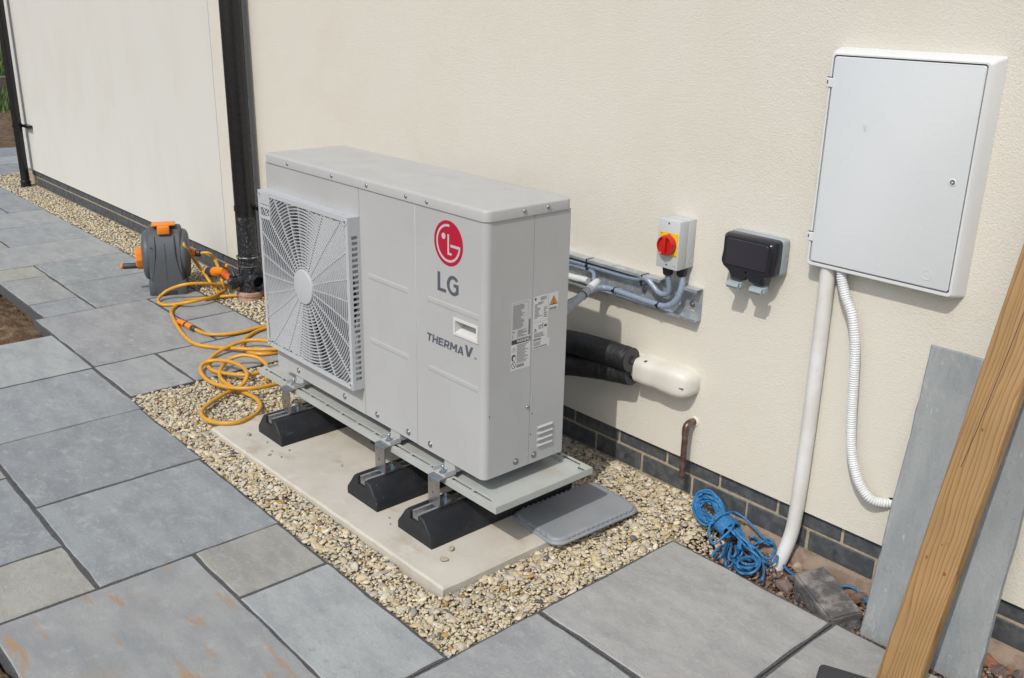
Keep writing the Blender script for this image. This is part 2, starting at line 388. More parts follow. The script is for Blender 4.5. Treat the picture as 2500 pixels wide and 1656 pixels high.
# ------------------------------------------------------------------ mesh builder
class MB:
    def __init__(self):
        self.v, self.f = [], []

    def add(self, vs, fs, M=None):
        o = len(self.v)
        if M is not None:
            vs = [tuple(M @ Vector(p)) for p in vs]
        self.v += [tuple(map(float, p)) for p in vs]
        self.f += [tuple(i+o for i in f) for f in fs]
        return self

    def box(self, x0, x1, y0, y1, z0, z1, M=None):
        vs = [(x, y, z) for z in (z0, z1) for y in (y0, y1) for x in (x0, x1)]
        fs = [(0, 2, 3, 1), (4, 5, 7, 6), (0, 1, 5, 4), (2, 6, 7, 3), (0, 4, 6, 2), (1, 3, 7, 5)]
        return self.add(vs, fs, M)

    def rbox(self, x0, x1, y0, y1, z0, z1, r=0.002, seg=2, M=None):
        bm = bmesh.new()
        bmesh.ops.create_cube(bm, size=1)
        for v in bm.verts:
            v.co = ((x0+x1)/2+v.co.x*(x1-x0), (y0+y1)/2+v.co.y*(y1-y0), (z0+z1)/2+v.co.z*(z1-z0))
        bmesh.ops.bevel(bm, geom=list(bm.edges), offset=r, segments=seg, affect='EDGES', profile=0.5)
        bm.verts.index_update()
        vs = [tuple(v.co) for v in bm.verts]
        fs = [tuple(v.index for v in f.verts) for f in bm.faces]
        bm.free()
        return self.add(vs, fs, M)

    def loft(self, rings, closed=True, caps=True, M=None):
        n = len(rings[0])
        vs = [p for r in rings for p in r]
        fs = []
        for k in range(len(rings)-1):
            for i in range(n if closed else n-1):
                j = (i+1) % n
                fs.append((k*n+i, k*n+j, (k+1)*n+j, (k+1)*n+i))
        if caps:
            fs.append(tuple(range(n-1, -1, -1)))
            fs.append(tuple((len(rings)-1)*n+i for i in range(n)))
        return self.add(vs, fs, M)

    def lathe(self, prof, n=24, M=None, caps=True):
        """profile [(r,h)] about local Z"""
        rings = [[(r*math.cos(2*PI*i/n), r*math.sin(2*PI*i/n), h) for i in range(n)] for r, h in prof]
        return self.loft(rings, True, caps, M)

    def tube(self, pts, r, n=12, caps=True, twist=None, radii=None):
        P = [Vector(p) for p in pts]
        m = len(P)
        T = []
        for i in range(m):
            t = P[min(i+1, m-1)]-P[max(i-1, 0)]
            T.append(t.normalized() if t.length > 1e-9 else Vector((0, 0, 1)))
        a = Vector((0, 0, 1)) if abs(T[0].z) < 0.9 else Vector((1, 0, 0))
        nx = T[0].cross(a).normalized()
        rings = []
        s = 0.0
        for i in range(m):
            if i:
                s += (P[i]-P[i-1]).length
                ax = T[i-1].cross(T[i])
                if ax.length > 1e-7:
                    nx = Matrix.Rotation(T[i-1].angle(T[i]), 3, ax.normalized()) @ nx
                nx = (nx-T[i]*nx.dot(T[i])).normalized()
            ny = T[i].cross(nx)
            rr = radii[i] if radii else r
            ring = []
            for k in range(n):
                th = 2*PI*k/n
                q = rr
                if twist:
                    q = rr*(0.80+0.20*abs(math.cos(1.5*(th-s*twist))))
                ring.append(tuple(P[i]+nx*(q*math.cos(th))+ny*(q*math.sin(th))))
            rings.append(ring)
        return self.loft(rings, True, caps)

    def prism(self, poly, y0, y1, M=None):
        """polygon in XZ extruded along Y (y0 is the face towards the viewer)"""
        n = len(poly)
        vs = [(x, y0, z) for x, z in poly]+[(x, y1, z) for x, z in poly]
        fs = [tuple(range(n)), tuple(range(2*n-1, n-1, -1))]
        for i in range(n):
            j = (i+1) % n
            fs.append((j, i, n+i, n+j))
        return self.add(vs, fs, M)

    def plate(self, x0, x1, z0, z1, y0, y1, holes, M=None):
        """plate in XZ, thickness y0..y1, rectangular through holes (x0,x1,z0,z1)"""
        xs = sorted({x0, x1, *[h[0] for h in holes], *[h[1] for h in holes]})
        zs = sorted({z0, z1, *[h[2] for h in holes], *[h[3] for h in holes]})
        xs = [x for x in xs if x0-1e-9 <= x <= x1+1e-9]
        zs = [z for z in zs if z0-1e-9 <= z <= z1+1e-9]

        def solid(i, j):
            if i < 0 or j < 0 or i >= len(xs)-1 or j >= len(zs)-1:
                return False
            cx, cz = (xs[i]+xs[i+1])/2, (zs[j]+zs[j+1])/2
            return not any(h[0] < cx < h[1] and h[2] < cz < h[3] for h in holes)
        for i in range(len(xs)-1):
            for j in range(len(zs)-1):
                if not solid(i, j):
                    continue
                a, b, c, d = xs[i], xs[i+1], zs[j], zs[j+1]
                self.add([(a, y0, c), (b, y0, c), (b, y0, d), (a, y0, d)], [(0, 1, 2, 3)], M)
                self.add([(a, y1, c), (b, y1, c), (b, y1, d), (a, y1, d)], [(3, 2, 1, 0)], M)
                for (ok, p, q) in ((solid(i-1, j), (a, d), (a, c)), (solid(i+1, j), (b, c), (b, d)), (solid(i, j-1), (a, c), (b, c)), (solid(i, j+1), (b, d), (a, d))):
                    if not ok:
                        self.add([(p[0], y0, p[1]), (p[0], y1, p[1]), (q[0], y1, q[1]), (q[0], y0, q[1])], [(0, 1, 2, 3)], M)
        return self

    def mesh(self, name, smooth=None):
        me = bpy.data.meshes.new(name)
        me.from_pydata(self.v, [], self.f)
        bm = bmesh.new()
        bm.from_mesh(me)
        bmesh.ops.remove_doubles(bm, verts=bm.verts, dist=1e-6)
        bmesh.ops.recalc_face_normals(bm, faces=bm.faces)
        bm.to_mesh(me)
        bm.free()
        if smooth:
            for p in me.polygons:
                p.use_smooth = True
            me.set_sharp_from_angle(angle=math.radians(smooth))
        return me


def tag(o, label=None, cat=None, group=None, kind=None):
    for k, v in (('label', label), ('category', cat), ('group', group), ('kind', kind)):
        if v:
            o[k] = v
    return o


def link(name, me, m, parent=None, local=False, smooth=None):
    """one mesh object; vertices are world coordinates unless local"""
    if isinstance(me, MB):
        me = me.mesh(name, smooth)
    o = bpy.data.objects.new(name, me)
    COL.objects.link(o)
    if m is not None:
        me.materials.append(MT[m] if isinstance(m, str) else m)
    if parent is None or not local:
        n = len(me.vertices)
        c = np.empty(n*3, np.float32)
        me.vertices.foreach_get('co', c)
        c = c.reshape(-1, 3)
        lo, hi = c.min(0), c.max(0)
        p = np.array([(lo[0]+hi[0])/2, (lo[1]+hi[1])/2, lo[2]])
        if not local:
            me.vertices.foreach_set('co', (c-p).astype(np.float32).ravel())
            o.location = p
    if parent is not None:
        o.parent = parent
        if not local:
            o.matrix_parent_inverse = Matrix.Translation(-wloc(parent))
    return o


def wloc(o):
    v = Vector(o.location)
    if o.parent is not None:
        v = o.matrix_parent_inverse.translation+v+wloc(o.parent)
    return v


def thing(name, label, cat, loc, group=None, rotz=0.0, kind=None):
    o = bpy.data.objects.new(name, None)
    o.empty_display_size = 0.05
    COL.objects.link(o)
    o.location = loc
    o.rotation_euler = (0, 0, rotz)
    return tag(o, label, cat, group, kind)


def spline(pts, step=0.012, closed=False):
    """Catmull-Rom through the points, resampled"""
    P = [np.array(p, float) for p in pts]
    n = len(P)
    out = []
    rng = n if closed else n-1
    for i in range(rng):
        if closed:
            a, b, c, d = P[(i-1) % n], P[i], P[(i+1) % n], P[(i+2) % n]
        else:
            a = P[i-1] if i else 2*P[0]-P[1]
            b, c = P[i], P[i+1]
            d = P[i+2] if i+2 < n else 2*P[-1]-P[-2]
        k = max(2, int(np.linalg.norm(c-b)/step))
        for t in np.linspace(0, 1, k, endpoint=False):
            out.append(0.5*((2*b)+(-a+c)*t+(2*a-5*b+4*c-d)*t*t+(-a+3*b-3*c+d)*t**3))
    if not closed:
        out.append(P[-1])
    return out


def Z(x0, y0, s):
    return lambda u, v: (x0+s*u, y0+s*v)


def rot_to(d):
    """matrix whose local Z points along d"""
    return Vector(d).to_track_quat('Z', 'Y').to_matrix().to_4x4()


def copy_tree(o, parent=None):
    c = o.copy()
    COL.objects.link(c)
    if parent is not None:
        c.parent = parent
    for ch in [x for x in bpy.data.objects if x.parent is o]:
        copy_tree(ch, c)
    return c


# ================================================================== SETTING
g = MB()
g.box(-60, 60, -60, 60, -0.5, -0.085)
tag(link('ground', g, 'soil'), kind='structure')

# ------------------------------------------------------------------ house wall
WX0, WX1 = -6.60, 4.5
RZ = 0.145                      # underside of the render
house = thing('house_wall', 'long cream rendered house wall above two courses of dark blue bricks', 'wall', (-1.0, 0.1, -0.08))
JX = -2.845                     # movement joint


def wallbox(name, x0, x1, y0, y1, z0, z1, m, parent=house):
    return link(name, MB().box(x0, x1, y0, y1, z0, z1), m, parent)


o = wallbox('render_panel', JX+0.004, WX1, -0.015, 0.10, RZ, 5.2, 'render')
tag(o, 'cream textured render')
o = wallbox('render_panel', WX0-0.012, JX-0.004, -0.015, 0.10, RZ, 5.2, 'render_pale')
tag(o, 'paler whitish render left of the joint')
wallbox('movement_bead', JX-0.0038, JX+0.0038, -0.0125, 0.08, RZ+0.002, 5.2, mat('bead_plastic', (0.42, 0.52, 0.60), 0.5))
wallbox('mortar_core', WX0, WX1-0.01, 0.004, 4.0, -0.084, 5.19, 'mortar')
bm_brick = MB().rbox(-0.1075, 0.1075, 0, 0.09, 0, 0.065, 0.0022, 1).mesh('brick')
bm_brick.materials.append(MT['brick'])
for row, (z0, off) in enumerate(((0.0895, 0.0), (0.0145, 0.1125), (-0.0605, 0.0))):
    k0 = int((WX0-off)/0.225)-1
    for k in range(k0, 11):
        xc = off+0.225*k+0.1125
        if xc-0.1 < WX0 or xc > 2.4 or (row == 2 and xc < 1.3):
            continue
        o = bpy.data.objects.new('brick', bm_brick)
        COL.objects.link(o)
        o.location = (xc+rnd.uniform(-.0012, .0012), rnd.uniform(-.0012, .0012), z0+rnd.uniform(-.0008, .0008))
        o.parent = house
        o.matrix_parent_inverse = Matrix.Translation(-Vector(house.location))
# rough concrete haunch at the foot of the bricks where the trench is still open
hb = MB()
prof = [(0.012, 0.012), (-0.014, 0.004), (-0.030, -0.020), (-0.038, -0.084), (0.012, -0.084)]
rings = []
for i in range(90):
    x = 0.80+i*0.012
    rings.append([(x, y+(0.006*mnoise.noise((x*9, z*20, 1)) if y < 0.01 else 0), z+(0.005*mnoise.noise((x*11, y*30, 5)) if z > -0.08 else 0)) for y, z in prof])
hb.loft(rings)
link('footing', hb, 'footing', house, smooth=50)

# ------------------------------------------------------------------ paving
BLUE, GREY, WARM, PALE, MID = (0.262, 0.280, 0.285), (0.300, 0.309, 0.302), (0.335, 0.33, 0.285), (0.345, 0.37, 0.362), (0.27, 0.29, 0.292)
SL = [
    # column beside the gravel, near to far
    (-0.180, 0.108, -1.438, -1.163, WARM, 0), (0.120, 0.688, -1.442, -1.160, PALE, 0), (-0.178, 0.690, -2.010, -1.450, GREY, 1),
    (0.702, 1.268, -2.010, -1.432, GREY, 0), (-0.472, -0.190, -2.012, -1.732, WARM, 0),
    (-0.764, -0.188, -1.720, -1.158, BLUE, 0), (-1.340, -0.778, -1.716, -1.148, BLUE, 0), (-1.912, -1.350, -1.690, -1.136, MID, 0),
    (-1.046, -0.484, -2.296, -1.731, MID, 0), (-1.340, -1.058, -2.290, -1.728, WARM, 0), (-1.912, -1.352, -2.28, -1.702, MID, 0),
    (-2.476, -1.924, -1.700, -1.130, PALE, 0),
    (-1.918, -1.492, -1.122, -0.850, GREY, 0), (-1.918, -1.492, -0.838, -0.262, GREY, 0),
    (-2.770, -1.930, -1.120, -0.540, GREY, 0), (-2.766, -2.300, -0.528, -0.262, GREY, 0), (-2.288, -1.930, -0.528, -0.262, GREY, 0),
    (-3.040, -2.784, -1.070, -0.815, MID, 0), (-3.580, -3.052, -1.070, -0.812, GREY, 0), (-3.850, -3.592, -1.070, -0.806, WARM, 0),
    (-3.310, -2.784, -0.802, -0.262, MID, 0), (-3.850, -3.322, -0.798, -0.258, BLUE, 0), (-4.392, -3.862, -1.070, -0.254, GREY, 0),
    (-4.964, -4.404, -0.778, -0.250, MID, 0), (-4.964, -4.404, -1.070, -0.790, WARM, 0), (-5.486, -4.976, -1.07, -0.244, GREY, 0),
    (-6.290, -5.498, -0.482, -0.240, MID, 0), (-6.290, -5.498, -1.07, -0.494, BLUE, 0), (-6.860, -6.302, -1.07, -0.236, MID, 0), (-7.16, -6.872, -1.07, -0.234, GREY, 0),
    # far end, round the corner
    (-7.74, -7.176, -1.07, 0.60, GREY, 0), (-8.20, -7.752, -1.07, 0.75, PALE, 0), (-8.80, -8.212, -1.07, 0.9, BLUE, 0),
    # right of the gravel
    (0.706, 1.255, -0.832, -0.262, (0.335, 0.335, 0.318), 0), (0.704, 1.266, -1.420, -0.848, GREY, 0), (1.272, 1.840, -0.832, -0.252, (0.33, 0.33, 0.315), 0),
    (1.280, 1.845, -1.420, -0.846, MID, 0), (1.856, 2.42, -0.832, -0.256, BLUE, 0), (1.280, 1.845, -2.010, -1.434, BLUE, 0), (1.858, 2.42, -1.42, -0.846, GREY, 0),
]
jb = MB()
for i, (x0, x1, y0, y1, c, r_) in enumerate(SL):
    jb.box(x0-0.0066, x1+0.0066, y0-0.0066, y1+0.0066, -0.06, -0.0042+0.00013*(i % 17))
paving = link('paving', jb, 'joint')
tag(paving, kind='structure')


def slab_mesh(w, d, seed, thick=0.045, jit=0.0021):
    rr = random.Random(seed)
    P = []
    n1, n2 = max(4, int(w/0.035)), max(4, int(d/0.035))
    sd = rr.uniform(0, 99)

    def jt(s, a):
        return jit*2.0*mnoise.noise((s*9.0, a*7.7, sd))+rr.uniform(-jit, jit)*0.5
    for i in range(n1):
        x = -w/2+w*i/n1
        P.append((x, -d/2+jt(x, 1)))
    for i in range(n2):
        y = -d/2+d*i/n2
        P.append((w/2+jt(y, 2), y))
    for i in range(n1):
        x = w/2-w*i/n1
        P.append((x, d/2+jt(x, 3)))
    for i in range(n2):
        y = d/2-d*i/n2
        P.append((-w/2+jt(y, 4), y))
    c = 0.004
    n = len(P)
    ins = [(x-c*(1 if x > 0 else -1)*(abs(x) > w/2-0.02)*1.0, y-c*(1 if y > 0 else -1)*(abs(y) > d/2-0.02)) for x, y in P]
    rings = [[(x, y, -thick) for x, y in P], [(x, y, -0.004+rr.uniform(-.0012, .0012)) for x, y in P], [(x, y, 0) for x, y in ins]]
    b = MB()
    b.loft(rings)
    return b.mesh('paving_slab')


for i, (x0, x1, y0, y1, c, r_) in enumerate(SL):
    me = slab_mesh(x1-x0, y1-y0, i)
    me.materials.append(MT['stone_rust' if r_ else 'stone'])
    o = bpy.data.objects.new('paving_slab', me)
    COL.objects.link(o)
    o.location = ((x0+x1)/2, (y0+y1)/2, rnd.uniform(-0.0012, 0.0012))
    o.rotation_euler = (rnd.uniform(-.002, .002), rnd.uniform(-.002, .002), 0)
    f = rnd.uniform(0.94, 1.06)
    o.color = (c[0]*f, c[1]*f*rnd.uniform(.99, 1.01), c[2]*f*rnd.uniform(.98, 1.02), 1)
    o.parent = paving
    o.matrix_parent_inverse = Matrix.Translation(-Vector(paving.location))
    if r_:
        tag(o, 'grey slab with rusty orange streaks')


# ------------------------------------------------------------------ soil at the left edge and in the trench
def terrain(name, x0, x1, y0, y1, zf, m, step=0.015):
    nx, ny = int((x1-x0)/step)+1, int((y1-y0)/step)+1
    xs = np.linspace(x0, x1, nx)
    ys = np.linspace(y0, y1, ny)
    vs = [(x, y, zf(x, y)) for y in ys for x in xs]
    fs = [(j*nx+i, j*nx+i+1, (j+1)*nx+i+1, (j+1)*nx+i) for j in range(ny-1) for i in range(nx-1)]
    o = link(name, MB().add(vs, fs), m, smooth=80)
    return tag(o, kind='structure')


def lumps(x, y, a=1.0):
    return a*(0.030*mnoise.noise((x*5, y*5, 2))+0.020*mnoise.noise((x*14, y*14, 4))+0.010*abs(mnoise.noise((x*34, y*34, 9))))


terrain('soil', -9.0, -2.50, -3.2, -1.085, lambda x, y: -0.045+lumps(x, y)-0.03*min(1, max(0, (y+1.2)/0.11)), 'soil', 0.022)
terrain('soil', -0.46, 1.2, -2.7, -2.025, lambda x, y: -0.045+lumps(x, y), 'soil', 0.02)
terrain('trench_soil', 0.66, 2.9, -0.250, -0.006, lambda x, y: -0.050+0.012*mnoise.noise((x*9, y*9, 7))+0.008*mnoise.noise((x*28, y*28, 3)), 'red_soil', 0.010)

# ------------------------------------------------------------------ concrete base
CB = [(-0.955, -1.024), (0.468, -0.994), (0.470, -0.262), (-0.950, -0.262)]
cb = MB()
rings = []
P = []
for k in range(4):
    a, b = CB[k], CB[(k+1) % 4]
    for t in np.linspace(0, 1, 40, endpoint=False):
        P.append((a[0]+(b[0]-a[0])*t, a[1]+(b[1]-a[1])*t))
cx, cy = -0.24, -0.64
jj = [0.0035*mnoise.noise((p[0]*17, p[1]*17, 3))+0.0018*mnoise.noise((p[0]*60, p[1]*60, 3)) for p in P]


def push(p, d):
    return (p[0]+d*(1 if p[0] > cx else -1)*(abs(p[0]-cx) > 0.66), p[1]+d*(1 if p[1] > cy else -1)*(abs(p[1]-cy) > 0.34))


cb.loft([[(*push(p, j), -0.09) for p, j in zip(P, jj)], [(*push(p, j), 0.011) for p, j in zip(P, jj)], [(*push(p, j-0.006), 0.0175+0.4*j) for p, j in zip(P, jj)]])
tag(link('concrete_base', cb, 'concrete', smooth=30), 'pale cast concrete base slab set in the gravel under the heat pump', 'concrete base')
CBZ = 0.0175

# ------------------------------------------------------------------ gravel


def ico(sub):
    bm = bmesh.new()
    bmesh.ops.create_icosphere(bm, subdivisions=sub, radius=1.0)
    bm.verts.ensure_lookup_table()
    v = np.array([v.co[:] for v in bm.verts])
    f = np.array([[x.index for x in p.verts] for p in bm.faces])
    bm.free()
    return v, f


def stone_variants(sub, k, seed, ang=0.16):
    v, f = ico(sub)
    out = []
    r2 = np.random.default_rng(seed)
    for i in range(k):
        w = v.copy()
        for _ in range(7):          # random flat cuts make broken faces
            n = r2.normal(size=3)
            n /= np.linalg.norm(n)
            d = r2.uniform(0.50, 0.82)
            s = w@n
            w = w-np.outer(np.maximum(0, s-d)*0.92, n)
        w *= 1+r2.normal(0, 0.04, (len(w), 1))
        out.append(w)
    return out, f


def scatter(pos, size, cols, variants, faces, flat=0.55, tilt=0.45, seed=1):
    r2 = np.random.default_rng(seed)
    N = len(pos)
    nv = len(variants[0])
    V = np.array(variants)[r2.integers(0, len(variants), N)]
    sc = np.stack([size*r2.uniform(0.9, 1.3, N), size*r2.uniform(0.7, 1.0, N), size*r2.uniform(flat*0.75, flat*1.25, N)], 1)
    V = V*sc[:, None, :]
    yaw = r2.uniform(0, 2*PI, N)
    ta = r2.uniform(0, 2*PI, N)
    tm = np.abs(r2.normal(0, tilt, N))
    cz, sz = np.cos(yaw), np.sin(yaw)
    x, y, z = V[..., 0], V[..., 1], V[..., 2]
    V = np.stack([x*cz[:, None]-y*sz[:, None], x*sz[:, None]+y*cz[:, None], z], -1)
    ax = np.stack([np.cos(ta), np.sin(ta), np.zeros(N)], 1)[:, None, :]
    c, s = np.cos(tm)[:, None, None], np.sin(tm)[:, None, None]
    dot = (V*ax).sum(-1, keepdims=True)
    V = V*c+np.cross(np.broadcast_to(ax, V.shape), V)*s+ax*dot*(1-c)
    V = V+pos[:, None, :]
    F = faces[None]+(np.arange(N)*nv)[:, None, None]
    C = np.repeat(cols, nv, axis=0)
    return V.reshape(-1, 3), F.reshape(-1, 3), C


def np_mesh(name, V, F, C):
    me = bpy.data.meshes.new(name)
    me.vertices.add(len(V))
    me.vertices.foreach_set('co', V.astype(np.float32).ravel())
    k = F.shape[1]
    me.loops.add(F.size)
    me.loops.foreach_set('vertex_index', F.astype(np.int32).ravel())
    me.polygons.add(len(F))
    me.polygons.foreach_set('loop_start', np.arange(0, F.size, k, dtype=np.int32))
    me.polygons.foreach_set('use_smooth', np.ones(len(F), bool))
    a = me.attributes.new('tint', 'FLOAT_COLOR', 'POINT')
    a.data.foreach_set('color', np.concatenate([C, np.ones((len(C), 1))], 1).astype(np.float32).ravel())
    me.update(calc_edges=True)
    me.validate()
    return me


def gravel_z(x, y):
    t = np.clip((y+0.40)/0.36, 0, 1)
    z = -0.008+0.020*t*t*(3-2*t)+0.007*np.clip((-0.95-y)/0.05, 0, 1)*np.clip((0.3-x)/0.4, 0, 1)*np.clip((y+1.15)/0.06, 0, 1)
    z = np.where((y > -0.27) & (x > 0.60), z-0.045*np.clip((x-0.60)/0.22, 0, 1), z)
    return z


def gravel_mask(x, y):
    ed = 0.010
    main = (x > -1.492+ed) & (x < 0.700-ed) & (y > -1.152+ed) & (y < -0.004)
    strip = (x > -7.1) & (x <= -1.48) & (y > -0.246+ed-0.012*np.clip((x+6.8)/4.5, 0, 1)) & (y < -0.004)
    corner = (x > -7.15) & (x < -6.62) & (y >= -0.01) & (y < 0.5)
    right = (x >= 0.69) & (x < 0.80-0.16*(nrg.random(len(x))**2)) & (y > -0.25) & (y < -0.004)
    slab = (x > -0.952) & (x < 0.468) & (y > -1.010) & (y < -0.262)
    return (main | strip | corner | right) & ~slab


GC = np.array([(0.55, 0.475, 0.32), (0.60, 0.535, 0.40), (0.52, 0.45, 0.315), (0.57, 0.52, 0.41), (0.53, 0.43, 0.26), (0.46, 0.43, 0.365), (0.36, 0.335, 0.29), (0.64, 0.59, 0.48), (0.42, 0.26, 0.08), (0.14, 0.135, 0.14), (0.30, 0.17, 0.14)])
GP = np.array([.2, .2, .17, .14, .08, .08, .05, .045, .015, .012, .008])


def gravel_pts(x0, x1, y0, y1, sp, smin, smax, dz, seed):
    r2 = np.random.default_rng(seed)
    X, Y = np.meshgrid(np.arange(x0, x1, sp), np.arange(y0, y1, sp))
    x = X.ravel()+r2.uniform(-.5, .5, X.size)*sp
    y = Y.ravel()+r2.uniform(-.5, .5, X.size)*sp
    k = gravel_mask(x, y)
    x, y = x[k], y[k]
    s = smin+(smax-smin)*r2.random(len(x))**2.2
    z = gravel_z(x, y)+dz+r2.normal(0, 0.0025, len(x))-s*0.35
    c = GC[r2.choice(len(GC), len(x), p=GP/GP.sum())]*r2.uniform(0.82, 1.14, (len(x), 1))
    return np.stack([x, y, z], 1), s, c


vh, fh = stone_variants(2, 14, 5)
vl, fl_ = stone_variants(1, 10, 6)
parts = []
# near bed: an under layer and a top layer
p, s, c = gravel_pts(-1.5, 0.95, -1.16, 0, 0.0140, 0.007, 0.012, -0.006, 1)
parts.append(scatter(p, s, c*1.05, vl, fl_, seed=2))
p, s, c = gravel_pts(-1.5, 0.95, -1.16, 0, 0.0105, 0.0045, 0.0085, -0.001, 13)
parts.append(scatter(p, s, c*1.03, vl, fl_, flat=0.45, seed=12))
p, s, c = gravel_pts(-1.5, 0.95, -1.16, 0, 0.0200, 0.008, 0.0200, 0.002, 3)
near = p[:, 0]*0.75-p[:, 1] > 0.2
parts.append(scatter(p[near], s[near], c[near], vh, fh, flat=0.42, tilt=0.38, seed=4))
parts.append(scatter(p[~near], s[~near], c[~near], vl, fl_, flat=0.42, tilt=0.38, seed=4))
# strip to the far end of the house
p, s, c = gravel_pts(-7.15, -1.48, -0.27, 0.5, 0.0165, 0.008, 0.015, 0.0, 5)
parts.append(scatter(p, s, c, vl, fl_, seed=6))
o_ = 0
VV, FF, CC = [], [], []
for V, F, C in parts:
    VV.append(V)
    FF.append(F+o_)
    CC.append(C)
    o_ += len(V)
gm = np_mesh('gravel', np.concatenate(VV), np.concatenate(FF), np.concatenate(CC))
gm.materials.append(MT['gravel'])
go = bpy.data.objects.new('gravel', gm)
COL.objects.link(go)
tag(go, 'pale cream and tan gravel filling the bed along the wall', 'gravel', kind='stuff')
gb = MB()
gb.box(-1.486, 0.698, -1.150, 0.003, -0.088, -0.024)
gb.box(-7.16, -1.486, -0.252, 0.003, -0.088, -0.0245)
gb.box(-7.17, -6.62, 0.003, 0.55, -0.088, -0.025)
tag(link('gravel_bed', gb, mat('gravel_fines', (0.36, 0.30, 0.20), 0.95, col2=(0.44, 0.37, 0.25), vscale=90, bump=[('noise', 200, 1.0, 0.006)])), kind='structure')


# ================================================================== SUPPORT FEET
def make_foot(xc, label):
    t = thing('support_foot', label, 'support foot', (xc, -0.595, CBZ), 'rubber support feet under the heat pump')
    w, tw, cw = 0.0885, 0.046, 0.0205      # half widths: base, top, channel
    h = 0.086
    sec = [(-w, 0), (w, 0), (w, 0.022), (w-0.004, 0.030), (tw+0.004, h-0.006), (tw-0.003, h), (cw, h), (cw, h-0.026), (-cw, h-0.026), (-cw, h), (-tw+0.003, h), (-tw-0.004, h-0.006), (-w+0.004, 0.030), (-w, 0.022)]
    b = MB()
    ys = [(-0.300, 0.030), (-0.297, 0.008), (-0.288, 0.0), (0.288, 0.0), (0.297, 0.008), (0.300, 0.030)]
    rings = []
    for y, ins in ys:
        f = 1-ins*0.35
        rings.append([(x*f if abs(x) > cw+1e-4 else x, y, z-(ins*0.25 if z > 0.03 and abs(x) > cw+1e-4 else 0)) for x, z in sec])
    b.loft(rings)
    link('rubber_block', b, 'rubber', t, local=True, smooth=28)
    c = MB()
    th = 0.003
    z0, z1 = h-0.0255, h+0.0015
    c.box(-cw+0.0005, cw-0.0005, -0.291, 0.291, z0, z0+th)
    for sx in (-1, 1):
        x1 = sx*(cw-0.0005)
        c.box(min(x1, x1-sx*th), max(x1, x1-sx*th), -0.291, 0.291, z0+th, z1)
        x2 = sx*(cw-0.0005-th)
        c.box(min(x2, x2-sx*0.0055), max(x2, x2-sx*0.0055), -0.291, 0.291, z1-th, z1)
    link('channel', c, 'alu', t, local=True)
    for sy in (-1, 1):
        yp = sy*0.225                      # plate face
        zt = 0.205-CBZ
        zb = h+0.0018
        xw = 0.0275
        k = MB()
        T = 0.0035
        # plate with a rounded top bend and a bottom flange
        prof = [(yp, zb)]
        R = 0.009
        for a in np.linspace(0, PI/2, 6):
            prof.append((yp-sy*(R-R*math.cos(a)), zt-R+R*math.sin(a)))
        prof.append((yp-sy*0.066, zt))
        inner = [(yp-sy*0.066, zt-T)]
        for a in np.linspace(PI/2, 0, 6):
            inner.append((yp-sy*(R-(R-T)*math.cos(a)), zt-R+(R-T)*math.sin(a)))
        inner += [(yp-sy*T, zb+T), (yp-sy*0.080, zb+T), (yp-sy*0.080, zb)]
        poly = prof+inner
        k.loft([[(-xw, y, z) for y, z in poly], [(xw, y, z) for y, z in poly]])
        br = link('bracket', k, 'steel', t, local=True, smooth=40)
        for (hx, hz, hr) in ((-0.004, 0.045+zb, 0.0048), (-0.012, 0.083+zb, 0.002)):
            link('bracket_hole', MB().lathe([(hr, 0), (hr, 0.0006)], 14, Matrix.Translation((hx, yp, hz)) @ Matrix.Rotation(PI/2 if sy < 0 else -PI/2, 4, 'X')), 'dark_gap', br, local=True)
        Mb = Matrix.Translation((0, yp-sy*0.048, zb+T))
        bo = link('bolt', MB().lathe([(0.0042, 0.0085), (0.0042, 0.022), (0.003, 0.024)], 12, Mb).lathe([(0.0085, 0.0042), (0.0085, 0.0098), (0.0078, 0.0105)], 6, Mb), 'zinc', t, local=True, smooth=30)
        link('washer', MB().lathe([(0.0175, 0.0002), (0.0175, 0.0022), (0.0165, 0.0028), (0.012, 0.0028), (0.0115, 0.0042)], 28, Mb), 'zinc', t, local=True, smooth=30)
    return t


FEET = [(-0.722, 'black rubber support foot under the left, fan end of the heat pump'), (-0.097, 'middle black rubber support foot under the heat pump'),
        (0.196, 'black rubber support foot under the right end, next to the grey tub lid')]
for x, lab in FEET:
    make_foot(x, lab)

# ================================================================== DRIP TRAY
TX0, TX1, TY0, TY1, TZ = -0.985, 0.458, -0.790, -0.384, 0.1995
tray = thing('drip_tray', 'long sage grey metal drip tray with slotted rims beneath the heat pump', 'drip tray', ((TX0+TX1)/2, (TY0+TY1)/2, TZ-0.022))
pan = MB()
TH = 0.0015
pan.box(TX0+TH, TX1-TH, TY0+TH, TY1-TH, TZ-0.0125, TZ-0.0110)
pan.box(TX0, TX1, TY0, TY0+TH, TZ-0.022, TZ)
pan.box(TX0, TX1, TY1-TH, TY1, TZ-0.022, TZ)
pan.box(TX0, TX0+TH, TY0+TH, TY1-TH, TZ-0.022, TZ)
pan.box(TX1-TH, TX1, TY0+TH, TY1-TH, TZ-0.022, TZ)
link('pan', pan, 'tray_paint', tray)
XZ2XY = Matrix(((1, 0, 0, 0), (0, 0, 1, 0), (0, -1, 0, 0), (0, 0, 0, 1)))     # plate(x,z,y) -> lies flat: z becomes y, y becomes -z
